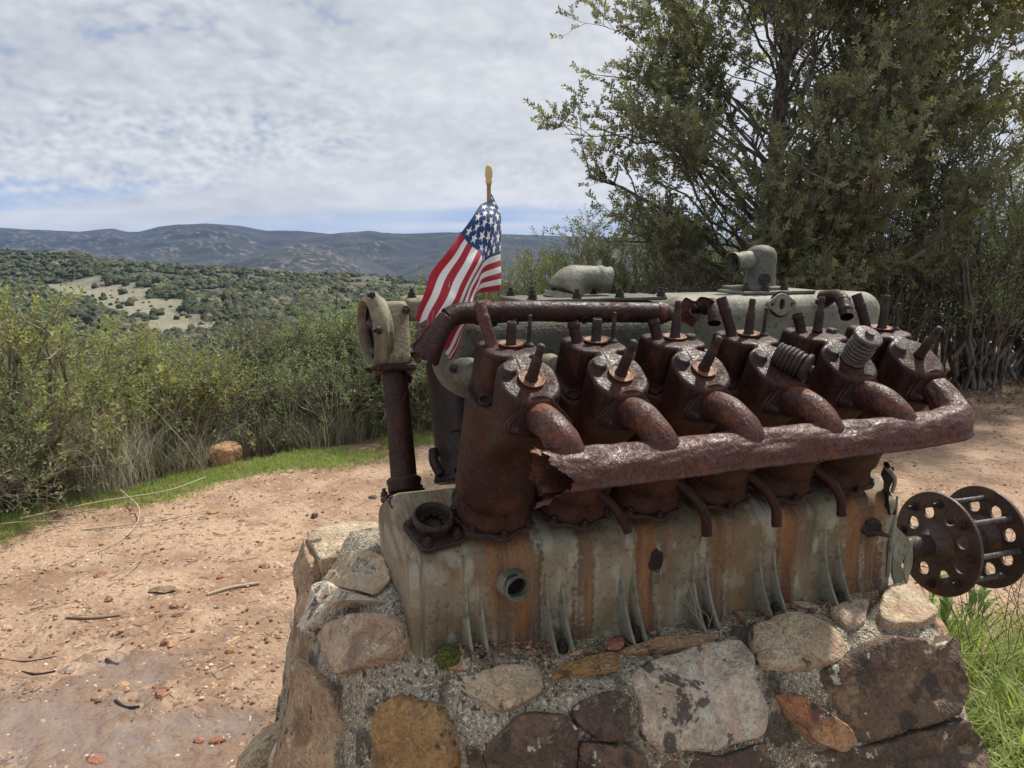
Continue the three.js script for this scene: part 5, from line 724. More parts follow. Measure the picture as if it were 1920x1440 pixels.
  const STONES = [
    ['cream_a',[-.292,.0,-.60],[-.20,.012,-.60],[-.12,.012,-.575],[-.135,.03,-.39],[-.17,.03,-.385],[-.21,.02,-.375],[-.285,.005,-.375],[-.298,.0,-.50]],
    ['brown_c',[-.312,.01,-.56],[-.306,.01,-.40],[-.316,-.06,-.36],[-.335,-.1,-.42],[-.33,-.07,-.54]],
    ['cream_b',[-.289,-.032,-.477],[-.244,.034,-.347],[-.202,.104,-.185],[-.182,.110,-.118],[-.182,.107,-.063],[-.191,.102,-.025],[-.218,.075,-.027],[-.253,.022,-.192],[-.278,-.014,-.300],[-.302,-.049,-.393]],
    ['grey_c',[-.298,-.033,-.328],[-.273,-.008,-.286],[-.257,.015,-.183],[-.212,.080,.040],[-.269,-.006,-.148],[-.296,-.034,-.153],[-.319,-.074,-.177],[-.328,-.115,-.292],[-.319,-.085,-.345]],
    ['pink_a',[-.313,-.071,-.154],[-.292,-.035,-.134],[-.236,.042,.006],[-.203,.076,.103],[-.187,.064,.126],[-.193,.037,.152],[-.219,.019,.152],[-.276,-.067,.030],[-.289,-.080,-.011],[-.300,-.075,-.081]],
    ['brown_a',[-.344,-.188,-.277],[-.326,-.143,-.131],[-.303,-.135,-.017],[-.302,-.161,.018],[-.290,-.166,.083],[-.292,-.221,.133],[-.346,-.345,-.022],[-.396,-.455,-.247],[-.382,-.455,-.529],[-.364,-.350,-.528]],
    ['brown_b',[-.318,-.10,-.50],[-.312,-.065,-.36],[-.322,-.10,-.22],[-.335,-.17,-.20],[-.35,-.26,-.30],[-.36,-.33,-.46],[-.35,-.24,-.56]],
    ['ochre_a',[-.219,-.059,.178],[-.193,-.044,.195],[-.173,-.047,.219],[-.141,-.036,.245],[-.132,-.060,.273],[-.127,-.094,.299],[-.132,-.143,.311],[-.187,-.183,.266],[-.243,-.188,.207],[-.238,-.097,.180]],
    ['cream_c',[-.120,.002,.239],[-.076,.002,.245],[.001,.005,.236],[.043,-.008,.252],[.035,-.028,.286],[-.018,-.046,.292],[-.049,-.048,.289],[-.074,-.031,.271]],
    ['tan_d',[-.123,.024,.188],[-.085,.030,.196],[-.077,.015,.228],[-.092,.009,.236],[-.127,.015,.217]],
    ['ochre_b',[.063,-.016,.266],[.102,-.008,.248],[.215,-.011,.236],[.204,-.022,.274],[.152,-.022,.275],[.086,-.020,.271]],
    ['tan_e',[.232,-.010,.234],[.319,-.007,.227],[.442,-.007,.233],[.500,-.012,.254],[.387,-.016,.260],[.302,-.016,.257],[.253,-.014,.247]],
    ['dark_a',[.092,-.055,.316],[.113,-.046,.312],[.181,-.040,.310],[.207,-.051,.319],[.192,-.075,.336],[.174,-.111,.349],[.134,-.105,.345],[.095,-.074,.329]],
    ['dark_b',[-.067,-.146,.330],[-.075,-.099,.312],[-.029,-.070,.306],[-.013,-.059,.301],[.029,-.055,.306],[.075,-.067,.321],[.087,-.079,.331],[.079,-.113,.342],[.069,-.161,.356],[.003,-.172,.349]],
    ['grey_a',[.243,-.028,.294],[.282,-.022,.275],[.369,-.019,.269],[.401,-.016,.261],[.486,-.017,.271],[.474,-.032,.319],[.458,-.057,.336],[.473,-.097,.359],[.474,-.121,.368],[.452,-.146,.375],[.359,-.153,.373],[.313,-.148,.369],[.260,-.142,.364],[.231,-.112,.352],[.236,-.077,.339]],
    ['dark_c',[.098,-.108,.343],[.162,-.119,.351],[.213,-.143,.362],[.213,-.182,.375],[.142,-.188,.374],[.087,-.163,.360]],
    ['dark_d',[.314,-.161,.373],[.379,-.172,.380],[.461,-.162,.381],[.477,-.222,.401],[.381,-.234,.400],[.306,-.198,.385]],
    ['cream_d',[.536,-.010,.247],[.647,-.006,.230],[.733,-.016,.260],[.715,-.037,.319],[.693,-.061,.337],[.593,-.057,.337],[.501,-.041,.327],[.512,-.023,.288]],
    ['pink_b',[.748,-.007,.232],[.832,-.003,.217],[.863,-.005,.223],[.800,-.022,.280],[.758,-.024,.288]],
    ['cream_e',[.842,-.028,.276],[.925,-.012,.209],[1.0,-.012,.17],[1.055,-.02,.165],[1.062,-.035,.20],[1.01,-.045,.272],[.93,-.037,.306],[.849,-.035,.300]],
    ['dark_e',[.737,-.048,.327],[.816,-.039,.318],[.882,-.053,.327],[.906,-.068,.337],[.972,-.067,.307],[.966,-.107,.336],[.984,-.168,.349],[.925,-.190,.383],[.808,-.193,.387],[.709,-.200,.392],[.667,-.155,.378],[.578,-.095,.358],[.623,-.078,.351]],
    ['orange_a',[.517,-.088,.357],[.553,-.089,.357],[.599,-.122,.368],[.653,-.162,.380],[.691,-.203,.393],[.636,-.204,.395],[.578,-.174,.386],[.540,-.133,.373]],
    ['tan_f',[1.05,-.06,.235],[1.055,-.09,.25],[1.042,-.141,.292],[.999,-.126,.319],[1.01,-.08,.29]],
    ['dark_f',[.563,-.203,.396],[.716,-.219,.398],[.950,-.213,.391],[1.026,-.297,.371],[.992,-.342,.415],[.736,-.324,.432],[.554,-.248,.411]],
    ['dark_g',[-.114,-.089,.303],[-.105,-.138,.321],[-.087,-.144,.326],[-.091,-.096,.309]],
  ];
  const high = { cream_a: 0.03, pink_a: 0.026, cream_e: 0.03, cream_d: 0.026, brown_a: 0.04, ochre_a: 0.034, grey_a: 0.03, dark_e: 0.034, dark_f: 0.03, dark_a: 0.024, dark_c: 0.024, dark_d: 0.024, cream_c: 0.024, orange_a: 0.04, dark_b: 0.03, grey_c: 0.03, cream_b: 0.016, brown_b: 0.026 };
  STONES.forEach(([kind, ...pts], i) => stone(kind.split('_')[0], pts, high[kind] ?? 0.016, i * 3.7 + 1, { layers: kind[0] === 'o' ? 0.3 : 0.6 }));
  // small stones wedged between the large ones on the near face
  { const q = rngOf(31), discs = STONES.map(([, ...p]) => { const c = p.reduce((s, v) => [s[0] + v[0], s[1] + v[1], s[2] + v[2]], [0, 0, 0]).map((v) => v / p.length); return [...c, Math.max(...p.map((v) => Math.hypot(v[0] - c[0], v[1] - c[1], v[2] - c[2]))) * 0.86]; }), ks = ['tan', 'brown', 'grey', 'dark', 'ochre', 'pink'];
    for (let i = 0; i < 900; i++) { const a = lerp(0.25, 2.75, q()), y = -0.05 - 0.42 * q(), d = [Math.cos(a), Math.sin(a)], R = reach(d[0], d[1], interp(y, BY, BB)), c = [cx + d[0] * R, y, cz + d[1] * R], s = 0.014 + 0.05 * q() * (y < -0.22 ? 1.5 : 0.9); if (discs.some((e) => Math.hypot(c[0] - e[0], c[1] - e[1], c[2] - e[2]) < e[3] + s * 0.95)) continue; discs.push([...c, s]); const pts = []; for (let k = 0; k < 7; k++) { const f = k / 7 * 6.283, aa = a + s * 1.25 * Math.cos(f) * (0.7 + 0.4 * q()) / R, yy = y + s * 0.9 * Math.sin(f) * (0.7 + 0.4 * q()), dd = [Math.cos(aa), Math.sin(aa)], RR = reach(dd[0], dd[1], interp(yy, BY, BB)); pts.push([cx + dd[0] * RR, yy, cz + dd[1] * RR]); } stone(ks[Math.floor(q() * 6)], pts, 0.01, 400 + i, {}); } }
  // the sides that face away, in the same rubble
  const r = rngOf(8), kinds = ['tan', 'brown', 'dark', 'cream', 'grey', 'ochre'];
  const ringStones = (a0, a1, na) => { for (let row = 0; row < 4; row++) for (let k = 0; k < na; k++) { const a = lerp(a0, a1, (k + 0.5 + 0.25 * (row & 1)) / na), y = -0.13 - row * 0.16, da = (a1 - a0) / na * 0.42, pts = []; for (let q = 0; q < 8; q++) { const f = q / 8 * 6.283, aa = a + da * Math.cos(f) * (0.85 + 0.3 * r()), yy = y + 0.068 * Math.sin(f) * (0.85 + 0.3 * r()), d = [Math.cos(aa), Math.sin(aa)], R = reach(d[0], d[1], interp(yy, BY, BB)); pts.push([cx + d[0] * R, yy, cz + d[1] * R]); } stone(kinds[Math.floor(r() * 6)], pts, 0.02, 200 + row * 30 + k, {}); } };
  ringStones(-2.5, 0.1, 11);
}

// ---------------------------------------------------------------- the flag standing in the vee
{
  const W = 1024, H = 624, cv = document.createElement('canvas'); cv.width = W; cv.height = H; const x = cv.getContext('2d');
  for (let k = 0; k < 13; k++) { x.fillStyle = k % 2 ? '#e4e2de' : '#a3182c'; x.fillRect(0, k * H / 13, W, H / 13 + 1); }
  x.fillStyle = '#173a6b'; x.fillRect(0, 0, W * 0.42, H * 7 / 13);
  x.fillStyle = '#e9e8e4';
  const star = (cx, cy, R) => { x.beginPath(); for (let k = 0; k < 10; k++) { const a = -Math.PI / 2 + k * Math.PI / 5, r = k % 2 ? R * 0.4 : R; x[k ? 'lineTo' : 'moveTo'](cx + r * Math.cos(a), cy + r * Math.sin(a)); } x.closePath(); x.fill(); };
  for (let j = 0; j < 7; j++) for (let i = 0; i < (j % 2 ? 4 : 5); i++) star(W * 0.42 * ((i * 2 + 1 + (j % 2)) / 10), H * 7 / 13 * (j + 0.9) / 7.8, 30);
  const t = new THREE.CanvasTexture(cv); t.colorSpace = THREE.SRGBColorSpace; t.magFilter = THREE.LinearFilter;
  const cloth = new THREE.MeshPhysicalMaterial({ map: t, roughness: 0.75, transmission: 0.22, thickness: 0, side: THREE.DoubleSide });
  const bx = 0.034, bz = 0.0, F = thing('flag', 'small american flag with faded stripes drooping from a wooden stick in the engine', 'flag', atEngine(bx, 0.5, bz), YAW);
  P('staff', tube([[0, 0, 0], [0, 0.2, 0], [0.0005, 0.428, 0]], 0.0046, 0.0042, 8, 14), M.wood, F);
  P('finial', at(lathe([[0, 0], [0.0062, 0], [0.0066, 0.005], [0.0078, 0.006], [0.0078, 0.01], [0.0062, 0.0115], [0.0082, 0.018], [0.0088, 0.028], [0.0078, 0.038], [0.0055, 0.044], [0.0035, 0.0455], [0, 0.046]].map(([a, b]) => [a * 0.88, b * 0.84]), 26), [0.0005, 0.421, 0]), M.finial, F);
  const CTRL = [[[0.034, 0.909, 0.004], [0.044, 0.895, 0.000], [0.007, 0.879, 0.030], [-0.040, 0.828, 0.060], [-0.110, 0.749, 0.085], [-0.144, 0.666, 0.100]],
    [[0.035, 0.865, 0.004], [0.061, 0.864, -0.005], [0.032, 0.859, 0.030], [-0.020, 0.810, 0.060], [-0.081, 0.727, 0.090], [-0.129, 0.644, 0.105]],
    [[0.034, 0.789, 0.004], [0.061, 0.791, -0.005], [0.031, 0.787, 0.028], [0.003, 0.783, 0.055], [-0.054, 0.696, 0.090], [-0.118, 0.616, 0.108]],
    [[0.033, 0.746, 0.004], [0.061, 0.750, -0.005], [0.026, 0.743, 0.020], [-0.000, 0.737, 0.045], [-0.042, 0.668, 0.085], [-0.091, 0.600, 0.106]],
    [[0.033, 0.710, 0.004], [0.061, 0.709, -0.005], [0.024, 0.708, 0.015], [-0.006, 0.701, 0.030], [-0.031, 0.653, 0.075], [-0.071, 0.582, 0.100]]];
  const rows = CTRL.length, cols = CTRL[0].length, rowC = CTRL.map((r) => new THREE.CatmullRomCurve3(r.map((p) => V(p[0] - bx, p[1] - 0.5, p[2] - bz)), false, 'centripetal'));
  const nu = 90, nv = 54, sAt = [0, 0.1, 0.22, 0.4, 0.7, 1];
  const toT = (s) => { let k = 0; while (k < cols - 2 && s > sAt[k + 1]) k++; return (k + (s - sAt[k]) / (sAt[k + 1] - sAt[k])) / (cols - 1); };
  const g = gridGeo(nu, nv, (s, t) => {
    const jag = s > 0.8 ? 0.05 * vn(t * 26, 2, 5) * (s - 0.8) / 0.2 : 0, q = new THREE.CatmullRomCurve3(rowC.map((c) => c.getPoint(toT(clamp(s + jag)))), false, 'centripetal').getPoint(t);
    const fold = 0.006 * Math.sin(t * 15 + s * 2.5) * sstep(s, 0.15, 0.5) * (0.5 + 0.5 * s) + 0.003 * Math.sin(s * 25 + t * 4) * sstep(s, 0.05, 0.2) + 0.002 * fbm(s * 8, t * 8, 3, 2);
    return [q.x + fold * 0.25, q.y, q.z + fold];
  });
  const uv = []; for (let j = 0; j <= nv; j++) for (let i = 0; i <= nu; i++) uv.push(i / nu, 1 - Math.pow(j / nv, 1 + 0.28 * sstep(i / nu, 0.22, 0.42))); g.setAttribute('uv', new THREE.Float32BufferAttribute(uv, 2));
  const m = new THREE.Mesh(g, cloth); m.name = 'cloth'; F.add(m);
  const th = new Tubes(), r = rngOf(4); for (let k = 0; k < 14; k++) { const a = rowC[1].getPoint(0.99 - 0.25 * r()), b = rowC[0].getPoint(0.85 + 0.14 * r()); a.lerp(rowC[2].getPoint(0.99), r() * 0.6); th.add([a, a.clone().add(V(-0.006 + 0.004 * r(), -0.012, 0.003)), a.clone().add(V(-0.012 * r(), -0.02 - 0.035 * r(), 0.004))], 0.0004, 0.0003, 3); }
  th.mesh('thread', flat(0.6, 0.55, 0.53, 0.9), F);
}

// ---------------------------------------------------------------- grass, weeds, dead stems
function bladeClump(n, h, spread, w, seed, droop = 0.5) {
  const r = rngOf(seed), p = [], idx = [];
  for (let k = 0; k < n; k++) { const a = r() * 6.283, q = Math.sqrt(r()) * spread, bx = Math.cos(a) * q, bz = Math.sin(a) * q, b = r() * 6.283, L = h * (0.5 + 0.6 * r()), ln = droop * (0.3 + r()), s = V(Math.cos(b + 1.57), 0, Math.sin(b + 1.57)).multiplyScalar(w * (0.6 + 0.6 * r())); const base = p.length / 3;
    for (let j = 0; j < 4; j++) { const t = j / 3, c = V(bx + Math.cos(b) * L * ln * t * t, L * t * (1 - 0.25 * ln * t), bz + Math.sin(b) * L * ln * t * t), ww = j === 3 ? 0.08 : 1 - 0.3 * t; p.push(c.x - s.x * ww, c.y, c.z - s.z * ww, c.x + s.x * ww, c.y, c.z + s.z * ww); }
    for (let j = 0; j < 3; j++) { const e = base + j * 2; idx.push(e, e + 1, e + 2, e + 1, e + 3, e + 2); } }
  const g = new THREE.BufferGeometry(); g.setAttribute('position', new THREE.Float32BufferAttribute(p, 3)); g.setIndex(idx); g.computeVertexNormals(); return g;
}
const UP = V(0, 1, 0), spin = (r) => new THREE.Quaternion().setFromAxisAngle(UP, r() * 6.283);
{
  const r = rngOf(300), L = [];
  for (let i = 0; i < 11000; i++) { const t = r() * 1.35 - 0.2, x = lerp(-2.9, -0.97, t) + (r() - 0.5) * 0.3, z = lerp(-4.1, -5.94, t) + (r() - 0.5) * 0.3, o = (r() + r() - 1) * 0.5 + 0.1, px = x - 0.705 * o, pz = z - 0.71 * o; const wd = 0.19 + 0.5 * fbm(px * 1.8, 3, pz * 1.8, 3); if (Math.abs(o - 0.1) > wd * (0.5 + 0.7 * r())) continue; const b = 0.75 + 0.6 * r(), y = r() > 0.86; L.push([V(px, nearH(px, pz) - 0.004, pz), spin(r), 0.45 + 0.6 * r(), y ? [1.5 * b, 0.95 * b, 1.6 * b] : [b, b, b]]); }
  tag(instances('grass', bladeClump(7, 0.05, 0.035, 0.0022, 2), M.grass, L, scene), 'short bright green grass along the brow of the clearing', null, null, 'stuff');
  const R = [];
  for (let i = 0; i < 2600; i++) { const x = 0.95 + 1.9 * r(), z = -1.5 - 1.95 * r(); const q = V(x - EO[0], 0, z - EO[2]).applyAxisAngle(UP, -YAW); if (q.x < 1.30 && q.z < 0.62 && q.z > -0.9) continue; const far = sstep(z + 0.25 * fbm(x * 2, 3, z * 2, 2), -3.25, -2.8); if (r() > 0.1 + far) continue; if (q.x > 1.9 && r() > 0.4) continue; const b = 0.75 + 0.65 * r(); R.push([V(x, nearH(x, z) - 0.01, z), spin(r), (0.6 + 0.7 * r()) * lerp(0.35, 1, far), [b * (1 + 0.3 * r()), b, b]]); }
  tag(instances('grass', bladeClump(12, 0.23, 0.06, 0.0034, 9, 0.75), M.grass, R, scene), 'tall fresh green grass at the right of the pedestal', null, null, 'stuff').name = numbered('grass');
  const S = []; // weeds against the near foot of the pedestal
  for (let i = 0; i < 46; i++) { const q = V(0.72 + 0.75 * r(), 0, 0.66 + 0.12 * r()).applyAxisAngle(UP, YAW).add(V(EO[0], 0, EO[2])); S.push([V(q.x, nearH(q.x, q.z) - 0.01, q.z), spin(r), 1.1 + 0.75 * r() * (i > 20 ? 1 : 0.5), [0.9 + 0.3 * r(), 0.95, 0.9]]); }
  tag(instances(numbered('grass'), bladeClump(9, 0.30, 0.05, 0.0036, 19, 0.5), M.grass, S, scene), 'tall grass blades against the foot of the pedestal', null, null, 'stuff');
}
// dry grass and stalks at the foot of the shrubs
{
  const r = rngOf(310), L = [], S = [];
  for (let i = 0; i < 2400; i++) { const t = r() * 1.5 - 0.3, o = 0.35 + 1.1 * r(), x = lerp(-2.9, -0.8, t) - 0.705 * o, z = lerp(-4.1, -6.1, t) - 0.71 * o, b = 0.6 + 0.6 * r(); if (fbm(x * 1.6, 3, z * 1.6, 2) < -0.2) continue; L.push([V(x, nearH(x, z) - 0.01, z), spin(r), 0.6 + 0.8 * r(), r() > 0.6 ? [0.62 * b, 0.75 * b, 0.55 * b] : [b, b, b]]); if (r() > 0.75) S.push([V(x, nearH(x, z) - 0.01, z), new THREE.Quaternion().setFromEuler(new THREE.Euler(0.7 * (r() - 0.5), r() * 6.3, 0.9 * (r() - 0.5))), 0.6 + 0.8 * r(), [b, b, b]]); }
  tag(instances('dry_grass', bladeClump(9, 0.30, 0.08, 0.0018, 44, 0.9), M.dryGrass, L, scene), 'dry pale grass at the foot of the shrubs', null, null, 'stuff');
  tag(instances('dry_stalks', bladeClump(2, 0.6, 0.06, 0.0022, 45, 0.25), M.dryGrass, S, scene), 'long dry stalks among the shrubs', null, null, 'stuff');
}
// the pale dry tuft
{
  const g = thing('dry_grass_tuft', 'pale dry grass tuft in front of the yellow green shrubs', 'grass tuft', [-2.62, nearH(-2.62, -5.0), -5.0]);
  P('blade', bladeClump(640, 0.6, 0.3, 0.0019, 5, 0.7), leafMat(0.42, 0.38, 0.29, 0.8, 0.4), g).userData.kind = 'stuff';
  P('stalk', bladeClump(26, 1.0, 0.14, 0.0014, 6, 0.3), M.dryGrass, g).userData.kind = 'stuff';
}
// bare twigs and leafy weeds beside the hub
function twigs(name, label, pos, n, h, seed, mat, spread = 0.2) {
  const g = thing(name, label, 'bush', pos), r = rngOf(seed), t = new Tubes();
  for (let k = 0; k < n; k++) { const a = r() * 6.283, A = V(Math.cos(a) * spread * r(), -0.01, Math.sin(a) * spread * r()), B = V(A.x + (r() - 0.5) * h * 1.1, h * (0.5 + 0.6 * r()), A.z + (r() - 0.5) * h * 0.8), c = curve(A, B, V(0, 0, 0), r, 6); t.add(c, 0.0022, 0.0009, 4); for (let q = 0; q < 3; q++) { const s = pointAt(c, 0.35 + 0.6 * r()); t.add([s, s.clone().add(V((r() - 0.5) * 0.16, 0.05 * r(), (r() - 0.5) * 0.16))], 0.0013, 0.0007, 3); } }
  t.mesh('stem', mat, g); return g;
}
twigs('bare_bush', 'dark bare stems tangled around the propeller hub', [1.62, 0, -2.62], 22, 0.62, 61, M.twig, 0.3);
twigs('bare_bush', 'dry bare stems arching over the grass at the right edge', [1.95, 0, -2.75], 18, 0.5, 62, M.twig, 0.25);
{
  const leafG = (() => { const p = [], idx = []; for (let j = 0; j <= 6; j++) { const t = j / 6, w = 0.019 * Math.sin(Math.PI * Math.pow(t, 0.8)) + 0.001; for (const s of [-1, 0, 1]) p.push(s * w, 0.16 * t - 0.05 * t * t + (s ? 0.006 * (1 - t) : 0), 0.075 * t * t); } for (let j = 0; j < 6; j++) for (let s = 0; s < 2; s++) { const a = j * 3 + s; idx.push(a, a + 1, a + 3, a + 1, a + 4, a + 3); } const g = new THREE.BufferGeometry(); g.setAttribute('position', new THREE.Float32BufferAttribute(p, 3)); g.setIndex(idx); g.computeVertexNormals(); return g; })();
  const mat = leafMat(0.15, 0.235, 0.05, 0.5, 0.35);
  const weed = (label, x, z, s, seed) => { const g = thing('leafy_weed', label, 'weed', [x, nearH(x, z), z]), r = rngOf(seed), t = new Tubes(); for (let k = 0; k < 4; k++) { const a = r() * 6.28, top = V(Math.cos(a) * 0.08 * s, 0.30 * s * (0.7 + 0.4 * r()), Math.sin(a) * 0.08 * s), c = curve(V(0, 0, 0), top, V(0, 0, 0), r, 5); t.add(c, 0.003, 0.0015, 5); for (let q = 0; q < 6; q++) { const m = new THREE.Mesh(leafG, mat); m.name = 'leaf'; m.position.copy(pointAt(c, 0.2 + q * 0.155)); m.rotation.set(0.35 * (r() - 0.2), q * 2.4 + a, 0, 'YXZ'); m.scale.setScalar(s * (0.65 + 0.4 * r())); g.add(m); } } t.mesh('stem', M.grass, g); };
  weed('broad leaved green weed under the near drilled disc of the hub', 1.58, -2.78, 0.95, 1);
  weed('broad leaved green weed behind the right end of the pedestal', 1.42, -2.98, 1.0, 2);
  weed('broad leaved green weed under the outer drilled disc', 1.82, -2.95, 0.8, 3);
}

// ---------------------------------------------------------------- loose stones, sticks, moss, wet places
function rockGeo(seed, sx, sy, sz, det = 3, cut = 0.75) { const g = new THREE.IcosahedronGeometry(1, det), p = g.attributes.position, r = rngOf(seed), planes = []; for (let k = 0; k < 7; k++) planes.push([V(r() * 2 - 1, r() * 2 - 1, r() * 2 - 1).normalize(), cut * (0.75 + 0.35 * r())]); for (let i = 0; i < p.count; i++) { const v = V(p.getX(i), p.getY(i), p.getZ(i)); for (const [n, d] of planes) { const q = v.dot(n) - d; if (q > 0) v.addScaledVector(n, -q); } const k = 1 + 0.12 * fbm(v.x * 2.5 + seed, v.y * 2.5, v.z * 2.5, 3); p.setXYZ(i, v.x * k * sx, v.y * k * sy, v.z * k * sz); } g.computeVertexNormals(); return g; }
function rock(name, label, cat, pos, sx, sy, sz, mat, seed, turn = 0, group, det = 3) { const m = new THREE.Mesh(boxUV(ready(rockGeo(seed, sx, sy, sz, det)), 0.3), mat); m.name = numbered(name); m.position.set(...pos); m.rotation.y = turn; scene.add(m); return tag(m, label, cat, group); }
rock('boulder', 'pyramid shaped red boulder half pale, at the grass edge below the dark rounded shrub', 'boulder', [-2.06, nearH(-2.06, -5.62) + 0.05, -5.62], 0.15, 0.15, 0.13, M.stone_orange, 3, 0.6);
rock('flat_rock', 'low flat stone in the grass left of the red boulder', 'stone', [-2.42, nearH(-2.42, -5.42) + 0.015, -5.42], 0.13, 0.035, 0.09, M.stone_pink, 5, 0.4);
rock('foot_rock', 'pale rough rock on the ground at the left foot of the pedestal', 'rock', [-0.66, 0.06, -2.10], 0.13, 0.15, 0.16, M.stone_cream, 12, 0.3, null, 4);
rock('foot_rock', 'squared grey rock leaning on the brown slab of the pedestal', 'rock', [-0.57, 0.14, -1.98], 0.075, 0.16, 0.11, M.stone_grey, 14, 0.9, null, 4);
{
  const S = [[-1.571, -3.404, 0.062, 0.018, 0.04, 'brown_a', 'flat brown stone on the dirt, largest of the loose stones'], [-1.079, -2.86, 0.024, 0.016, 0.02, 'o', 'brick red stone on the dirt between the puddles and the pedestal'], [-1.46, -3.26, 0.028, 0.012, 0.022, 'r', 'small reddish stone just below the flat brown stone'], [-1.41, -3.17, 0.026, 0.01, 0.016, 'r', 'pale red chip two steps below the flat brown stone'], [-1.325, -2.91, 0.028, 0.011, 0.02, 'o', 'orange chip above the puddles'], [-1.355, -2.92, 0.02, 0.016, 0.018, 'r', 'dark red stone beside the orange chip above the puddles'], [-1.39, -2.64, 0.03, 0.014, 0.024, 'o', 'orange stone lying in the upper puddle'], [-1.22, -2.57, 0.032, 0.012, 0.024, 'r', 'flat red stone between the two puddles'], [-1.77, -3.31, 0.026, 0.014, 0.02, 'r', 'small red stone left of the flat brown stone'], [-0.93, -2.31, 0.026, 0.014, 0.02, 'r', 'red stone near the bottom, nearest the pale foot rock'], [-0.99, -2.31, 0.022, 0.012, 0.018, 'r', 'red stone near the bottom, second from the pale foot rock'], [-1.27, -2.22, 0.038, 0.013, 0.024, 'r', 'red stone at the bottom edge of the picture'], [-1.69, -2.31, 0.032, 0.012, 0.02, 'r', 'red stone at the lower left corner'], [-1.55, -2.42, 0.02, 0.01, 0.018, 'o', 'orange stone at the left part of the puddles'], [-1.19, -3.66, 0.03, 0.012, 0.022, 'r', 'pinkish stone above the dry stick'], [-1.72, -4.45, 0.04, 0.014, 0.028, 'o', 'orange brown stone far back in the middle of the clearing'], [-1.12, -4.37, 0.032, 0.018, 0.026, 'dk', 'dark stone far back near the pedestal'], [-0.85, -4.75, 0.034, 0.02, 0.03, 'dk', 'dark stone far back, left of the upright pipe'], [-1.95, -3.6, 0.036, 0.012, 0.03, 'r', 'flat pinkish stone at the left of the clearing'], [-2.35, -4.38, 0.03, 0.012, 0.022, 'p', 'whitish stone near the grass edge'], [-0.93, -2.98, 0.018, 0.011, 0.015, 'o', 'small orange stone left of the pedestal'], [-1.37, -3.56, 0.024, 0.011, 0.02, 'r', 'small red stone above and right of the flat brown stone']];
  const mats = { o: M.stone_orange, r: M.stone_red, brown_a: M.stone_brown, dk: M.stone_dark, p: M.stone_cream };
  S.forEach(([x, z, a, b, c, k, l], i) => rock('loose_stone', l, 'stone', [x, nearH(x, z) + b * 0.35, z], a, b, c, mats[k], 40 + i, i * 1.1, 'loose stones on the dirt', 2));
}
{ // grit and litter that nobody could count
  const r = rngOf(66), G = [], T = [], Lf = [];
  const inPed = (x, z) => { const q = V(x - EO[0], 0, z - EO[2]).applyAxisAngle(UP, -YAW); return q.x > -0.65 && q.x < 1.3 && q.z < 0.6 && q.z > -0.85; };
  for (let i = 0; i < 24000; i++) { const D = 1.6 * Math.pow(5.6, r()), x = (-0.72 + 1.55 * r()) * D, z = -D; if (inPed(x, z) || edgeDist(x, z) > 0.2 || z < -8.6) continue; const s = 0.0018 + 0.0085 * Math.pow(r(), 5), w = r(), b = 0.7 + 0.6 * r(), c = w > 0.8 ? [0.5, 0.4, 0.3] : w > 0.5 ? [0.3, 0.15, 0.09] : w > 0.3 ? [0.12, 0.08, 0.06] : [0.4, 0.25, 0.16]; G.push([V(x, nearH(x, z) + s * 0.3, z), spin(r), V(s * (0.7 + 0.8 * r()), s * 0.7, s), [c[0] * b, c[1] * b, c[2] * b]]); }
  tag(instances('grit', new THREE.IcosahedronGeometry(1, 0), new THREE.MeshStandardMaterial({ color: 0xffffff, roughness: 0.9 }), G, scene), 'fine grit strewn over the dirt', null, null, 'stuff');
  const st = new THREE.CylinderGeometry(0.0016, 0.0011, 0.05, 4).rotateZ(Math.PI / 2);
  for (let i = 0; i < 9000; i++) { const D = 1.7 * Math.pow(4.9, r()), x = (-0.72 + 1.5 * r()) * D, z = -D; if (inPed(x, z) || edgeDist(x, z) > 0.6 || z < -8.6) continue; if (fbm(x * 1.4, 3, z * 1.4, 3) < -0.1 + 0.3 * (r() - 0.5)) continue; const w = r(), b = 0.6 + 0.7 * r(), c = w > 0.7 ? [0.36, 0.29, 0.2] : [0.075, 0.052, 0.038]; T.push([V(x, nearH(x, z) + 0.002, z), spin(r), 0.2 + 0.9 * Math.pow(r(), 2.2), [c[0] * b, c[1] * b, c[2] * b]]); }
  tag(instances('plant_litter', st, new THREE.MeshStandardMaterial({ color: 0xffffff, roughness: 0.9 }), T, scene), 'dark bits of twig scattered over the dirt', null, null, 'stuff');
  const lf = new THREE.BufferGeometry(); lf.setAttribute('position', new THREE.Float32BufferAttribute([-0.02, 0, 0, 0, 0.006, 0.009, 0.02, 0.002, 0, -0.02, 0, 0, 0.02, 0.002, 0, 0, 0.006, -0.009], 3)); lf.computeVertexNormals();
  for (let i = 0; i < 5200; i++) { const x = 1.5 + 5.5 * r(), z = -6.9 - 2.9 * Math.sqrt(r()); const b = 0.6 + 0.7 * r(); Lf.push([V(x, nearH(x, z) + 0.008 + 0.02 * r(), z), new THREE.Quaternion().setFromEuler(new THREE.Euler(r() - 0.5, r() * 6.3, r() - 0.5)), 0.7 + 0.9 * r(), r() > 0.5 ? [0.24 * b, 0.16 * b, 0.095 * b] : [0.12 * b, 0.085 * b, 0.055 * b]]); }
  tag(instances('leaf_litter', lf, new THREE.MeshStandardMaterial({ color: 0xffffff, roughness: 0.9, side: THREE.DoubleSide }), Lf, scene), 'brown fallen leaves under the thicket and the oak', null, null, 'stuff');
}
function stick(name, label, cat, pts, r0, mat, group) { const g = P(numbered(name), tube(pts.map(([x, z, h]) => [x, nearH(x, z) + r0 * 0.8 + (h ?? 0), z]), r0, r0 * 0.7, 14, 7), mat, scene); return tag(g, label, cat, group); }
